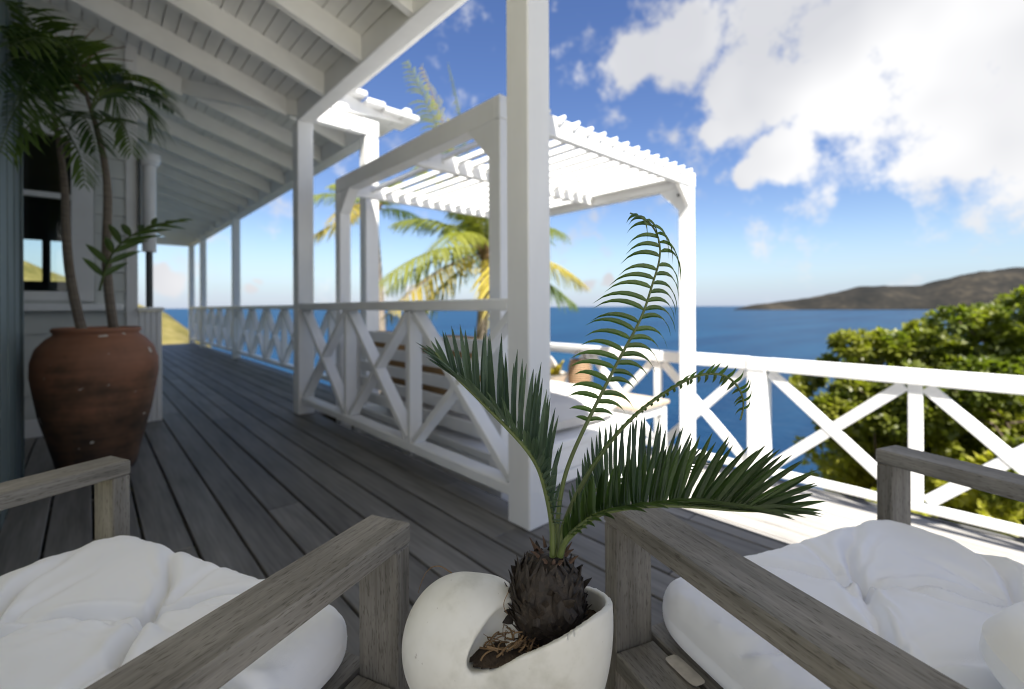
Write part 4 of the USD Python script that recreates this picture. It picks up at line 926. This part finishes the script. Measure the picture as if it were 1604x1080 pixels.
# soil in the mouth
sd = []
gx, gy = np.meshgrid(np.linspace(-.07, .14, 40), np.linspace(-.075, .080, 36), indexing='ij')
gzv = .008 + .22 * np.minimum(gx, 0) + .05 * np.maximum(gx, 0) + .010 * (meshkit.fbm(np.stack([gx * 60, gy * 60, 0 * gx], -1), 3, 1) - .5)
inside = (ell(gx, gy, gzv, (.036, .004, .025), (.100, .071, .179)) < 0) | (((gx + .014) / .044) ** 2 + ((gy + .030) / .030) ** 2 < 1)
sv_ = np.stack([gx, gy, gzv], -1).reshape(-1, 3); idx = np.arange(40 * 36).reshape(40, 36)
qs = [(idx[i, j], idx[i + 1, j], idx[i + 1, j + 1], idx[i, j + 1]) for i in range(39) for j in range(35) if inside[i, j] and inside[i + 1, j] and inside[i, j + 1] and inside[i + 1, j + 1]]
qs = np.array(qs); used, inv = np.unique(qs, return_inverse=True)
part(pl, 'soil', (loc3(sv_[used]), inv.reshape(qs.shape)), 'soil', smooth=True)

sg = thing('sago_palm', 'young sago palm with feathery fronds in the shell planter', 'sago palm')
cc = np.array([.0515, .012, .046]); cr_ = np.array([.054, .053, .066])
iv = trimesh.creation.icosphere(4); cv = np.array(iv.vertices)
cv = cv * (1 + .10 * (meshkit.fbm(cv * 6, 3, 2) - .5))[:, None]
trunk = part(sg, 'trunk', (loc3(cv * cr_ * .97 + cc), np.array(iv.faces)), 'scale', smooth=True)
# leaf-base scales, spiralling round the trunk
scs = []
ns = 230
rs = np.random.default_rng(5)
for k in range(ns):
    h = -0.88 + 1.80 * (k / ns); a = k * 2.399963 + rs.normal() * .12
    r_ = math.sqrt(max(1 - h * h, .02))
    nrm = np.array([r_ * math.cos(a), r_ * math.sin(a), h]); p = nrm * cr_ * 1.0 + cc
    nrm /= np.linalg.norm(nrm)
    upv = np.array([0, 0, 1.0]) - nrm * nrm[2]; upv /= np.linalg.norm(upv) + 1e-9
    lean = rs.uniform(.05, .7) if k % 3 else rs.uniform(.4, 1.2)
    d = upv + nrm * lean + rs.normal(size=3) * .36; d /= np.linalg.norm(d)
    s = np.cross(d, nrm); s /= np.linalg.norm(s); nn = np.cross(s, d)
    L = rs.uniform(.012, .030); w = rs.uniform(.007, .017); th_ = .0028
    b0 = p - d * L * .45 - nrm * .002; rows = []
    for t, wf, tf_ in ((0, .9, 1.0), (.4, 1.0, .9), (.75, .6, .6), (1.0, .08, .2)):
        c_ = b0 + d * L * t + nrm * L * .20 * t * t
        rows += [c_ - s * w * wf / 2, c_ + nn * th_ * tf_ * .8, c_ + s * w * wf / 2, c_ - nn * th_ * tf_ * .5]
    f = []
    for i in range(3):
        for j in range(4):
            a0, a1 = i * 4 + j, i * 4 + (j + 1) % 4
            f += [[a0, a1, a1 + 4], [a0, a1 + 4, a0 + 4]]
    f += [[12, 13, 14], [12, 14, 15]]
    v_ = loc3(np.array(rows)); 
    part(trunk, 'bark_scale', (v_, np.array(f)), 'scale', smooth=False)
# woolly buds and pinkish cataphylls at the crown
bd = []
for k in range(11):
    a = k * 2.4; r_ = .012 + .018 * rs.random()
    p = cc + np.array([r_ * math.cos(a) + .006, r_ * math.sin(a), cr_[2] * .93])
    bd.append(tube([p, p + np.array([.005 * math.cos(a), .005 * math.sin(a), .006]), p + np.array([.012 * math.cos(a), .012 * math.sin(a), .009 + .006 * rs.random()])], [.003, .0022, .0005], 5))
part(sg, 'bud_scales', (loc3(join(bd)[0]), join(bd)[1]), 'bud', kind='stuff')
fb = []
for k in range(60):
    a = rs.uniform(0, 6.28); r_ = rs.uniform(.02, .046); p = np.array([.040 + r_ * math.cos(a) * 1.0, r_ * math.sin(a), 0.0])
    p[1] *= .75; p[2] = .010 + .22 * min(p[0], 0) + rs.uniform(0, .006)
    q = [p + rs.normal(size=3) * .0045 * np.array([1, 1, .5]) * i for i in range(5)]
    fb.append(tube(spline(q, 10), np.linspace(.0011, .0004, 10), 4))
for k in range(26):   # the clump of roots in the crook of the shell
    p = np.array([-.042 + .07 * rs.random(), -.046 + .028 * rs.random(), 0]); p[2] = .011 + .22 * min(p[0], 0) + .006 * rs.random()
    q = [p, p + rs.normal(size=3) * .005 * np.array([1.4, 1, .5]) + [0.004, .002, .005], p + rs.normal(size=3) * .006 * np.array([1.4, 1, .5]) + [.012, .008, .005], p + rs.normal(size=3) * .007 * np.array([1.4, 1, .4]) + [.020, .012, .0]]
    fb.append(tube(spline(q, 12), np.linspace(.0016, .0006, 12), 4))
fj = join(fb); part(sg, 'root_fibres', (loc3(fj[0]), fj[1]), 'fibre', smooth=True, kind='stuff')
def rx(x, y, dy=0.0): return np.array([(x - 800) * K * (PD + dy) / PD, dy, (1000 - y) * K])
wr = tube(spline([rx(655, 950, .03), rx(663, 925, .03), rx(676, 908, .03), rx(690, 906, .03), rx(702, 913, .03), rx(708, 917, .03)], 30), np.linspace(.0004, .0010, 30), 5)
part(sg, 'root', (loc3(wr[0]), wr[1]), 'fibre', smooth=True, label='thin wiry root curling over the shell')
wr = tube(spline([rx(796, 940, -.03), rx(790, 915, -.04), rx(797, 900, -.04)], 12), .0005, 4)
part(sg, 'root', (loc3(wr[0]), wr[1]), 'fibre', smooth=True)

def sfrond(pix, rows, m, r0=.0032, sub='frond', label=None, tip=None):
    """pix: (x, y, depth offset) along the stalk. rows: dicts of leaflets on one side."""
    P = np.array([rx(x, y, d) if True else 0 for x, y, d in pix])
    P = np.array([[(x - CX) * (PD + d) / FPX - (800 - CX) * PD / FPX, d, ((CY - y) * (PD + d) - (CY - 1000) * PD) / FPX] for x, y, d in pix])
    C = spline(P, 80); T = np.gradient(C, axis=0); T /= np.linalg.norm(T, axis=1, keepdims=True)
    v, f = tube(C, np.linspace(r0, r0 * .3, 80), 8)
    fp = part(sg, sub, (loc3(v), f), 'rachis', smooth=True, label=label)
    for rw in rows:
        n = rw['n']; ts = np.linspace(rw.get('t0', .3), rw.get('t1', .99), n); base, dirs, nor, bend, ln, wd = [], [], [], [], [], []
        for t in ts:
            k = int(t * 79); s = (t - ts[0]) / max(ts[-1] - ts[0], 1e-6)
            d = np.array([np.interp(s, rw['s'], [q[i] for q in rw['d']]) for i in range(3)]); d = d / np.linalg.norm(d)
            b = np.array([np.interp(s, rw['s'], [q[i] for q in rw['b']]) for i in range(3)])
            base.append(C[k]); dirs.append(d + rs.normal(size=3) * rw.get('j', .05)); bend.append(b); nor.append(rw.get('nor', (0, -1, .3)))
            ln.append(np.interp(s, rw['s'], rw['L']) * K * (1 + rs.normal() * .06)); wd.append(rw.get('w', 8) * K * np.interp(s, [0, .15, .8, 1], [.75, 1, 1, .7]))
        out = leaflets(np.array(base), np.array(dirs), np.array(nor, float), np.array(ln), np.array(wd), np.array(bend), seg=rw.get('seg', 7), fold=rw.get('fold', .7), tipcurl=rw.get('curl', 0))
        if rw.get('joined'):
            j = join(out); part(fp, 'young_leaflets', (loc3(j[0]), j[1]), rw.get('m', m), smooth=True, kind='stuff')
        else:
            for vv, ff in out: part(fp, 'leaflet', (loc3(vv), ff), rw.get('m', m), smooth=True)
    return fp
# tall frond
tall = [(872, 872, .010), (876, 800, .012), (888, 740, .016), (908, 690, .022), (939, 627, .03), (982, 545, .04), (1010, 490, .05), (1026, 441, .055), (1036, 403, .055), (1033, 372, .05), (1017, 348, .04), (990, 335, .03)]
sfrond(tall, [
    dict(n=22, t0=.36, t1=.985, s=[0, .1, .5, .8, 1], d=[(-1, -.1, .45), (-1, -.1, .55), (-1, 0, .62), (-1, -.1, .4), (-.6, -.3, .2)], b=[(0, 0, -.15), (0, 0, -.25), (-.15, 0, -.36), (-.1, -.1, -.45), (0, -.1, -.5)], L=[26, 62, 88, 62, 30], w=10, m='sago_light', curl=.4, nor=(0, -1, .5)),
    dict(n=24, t0=.36, t1=.985, s=[0, .1, .5, .8, 1], d=[(1, .1, .25), (1, .1, .25), (1, .1, .4), (1, .2, .2), (.6, .2, -.2)], b=[(0, 0, -.35), (-.05, 0, -.5), (-.15, 0, -.65), (-.3, 0, -.8), (-.3, 0, -.8)], L=[30, 60, 78, 66, 30], w=10, m='sago_light', curl=.25, nor=(0, -1, .5))], 'sago_light', r0=.0036)
# young frond that is still curled
young = [(870, 872, .018), (885, 820, .02), (910, 765, .022), (960, 690, .03), (1010, 640, .035), (1060, 606, .035), (1105, 588, .03), (1140, 592, .025), (1160, 612, .02), (1166, 636, .02), (1161, 660, .02)]
sfrond(young, [
    dict(n=30, t0=.30, t1=.97, s=[0, .5, 1], d=[(-.5, -.3, .8), (-.2, -.4, 1), (1, -.3, .25)], b=[(.5, 0, .1), (.6, 0, -.2), (-.3, 0, .5)], L=[15, 14, 20], w=5.5, joined=True, m='sago_light', curl=1.0),
    dict(n=22, t0=.50, t1=.97, s=[0, .5, 1], d=[(.6, -.3, -.5), (.3, -.2, -1), (-1, -.3, .1)], b=[(-.3, 0, .2), (-.3, 0, .1), (0, 0, -.4)], L=[8, 13, 17], w=5.5, joined=True, m='sago', curl=.6)], 'sago_light', r0=.0042)
# frond to the left
left = [(866, 872, .0), (866, 830, -.004), (857, 774, -.01), (840, 725, -.02), (807, 682, -.03), (769, 643, -.04), (736, 610, -.045), (709, 583, -.05), (684, 552, -.05)]
sfrond(left, [
    dict(n=44, t0=.17, t1=.97, s=[0, .12, .35, .7, .9, 1], d=[(.25, .45, .6), (.14, .35, 1), (.06, .3, 1), (-.10, .25, 1), (-.28, .2, 1), (-1, .1, .7)], b=[(0, 0, -.05), (.06, 0, -.05), (.05, 0, 0), (.05, 0, 0), (0, 0, .1), (0, 0, 0)], L=[40, 95, 128, 110, 66, 26], w=8, m='sago_grey', nor=(.2, -1, .2)),
    dict(n=36, t0=.14, t1=.98, s=[0, .3, .7, 1], d=[(.5, -.7, .3), (.12, -.85, .75), (-.35, -.75, .85), (-1, -.3, .62)], b=[(0, 0, -.05), (0, .0, -.05), (-.1, 0, -.05), (-.1, 0, .12)], L=[30, 70, 78, 34], w=7.5, m='sago_grey', nor=(.2, -.3, 1))], 'sago_grey', r0=.0046)
# frond to the right, in front
right = [(878, 872, -.004), (886, 850, -.010), (903, 831, -.018), (939, 807, -.03), (988, 796, -.04), (1042, 793, -.048), (1097, 796, -.055), (1152, 801, -.06), (1224, 803, -.06)]
sfrond(right, [
    dict(n=60, t0=.08, t1=.985, s=[0, .15, .4, .65, .85, 1], d=[(-.05, .2, .7), (.0, .25, 1), (.12, .3, 1), (.5, .25, .75), (.9, .2, .5), (1, .1, .05)], b=[(.05, 0, -.05), (.08, 0, 0), (.06, 0, 0), (.1, 0, -.05), (.1, 0, -.05), (0, 0, -.1)], L=[28, 56, 78, 112, 122, 66], w=10, m='sago', nor=(0, -1, .25)),
    dict(n=32, t0=.12, t1=.985, s=[0, .3, .7, 1], d=[(.25, -.9, .5), (.45, -1, .55), (.9, -.7, .45), (1, -.2, .1)], b=[(0, 0, -.1), (0, 0, -.1), (0, 0, -.15), (0, 0, -.1)], L=[30, 60, 84, 66], w=10, m='sago', nor=(0, -.3, 1))], 'sago', r0=.0046)
# frond behind it
back = [(876, 872, .02), (890, 830, .03), (912, 790, .045), (945, 762, .06), (985, 750, .075), (1025, 745, .09), (1060, 738, .10), (1085, 726, .105)]
sfrond(back, [
    dict(n=32, t0=.22, t1=.985, s=[0, .3, .6, .85, 1], d=[(-.25, .2, .8), (-.05, .25, 1), (.08, .25, 1), (.35, .2, .9), (.9, .1, .45)], b=[(.05, 0, 0), (.08, 0, 0), (.06, 0, 0), (.05, 0, 0), (0, 0, 0)], L=[40, 95, 100, 78, 36], w=8, m='sago_grey', nor=(.1, -1, .2)),
    dict(n=18, t0=.3, t1=.98, s=[0, .5, 1], d=[(.4, -1, .3), (.6, -1, .3), (1, -.4, .2)], b=[(0, 0, -.1)] * 3, L=[40, 60, 40], w=8, m='sago_grey', nor=(0, -.3, 1), joined=True)], 'sago_grey', r0=.0034)
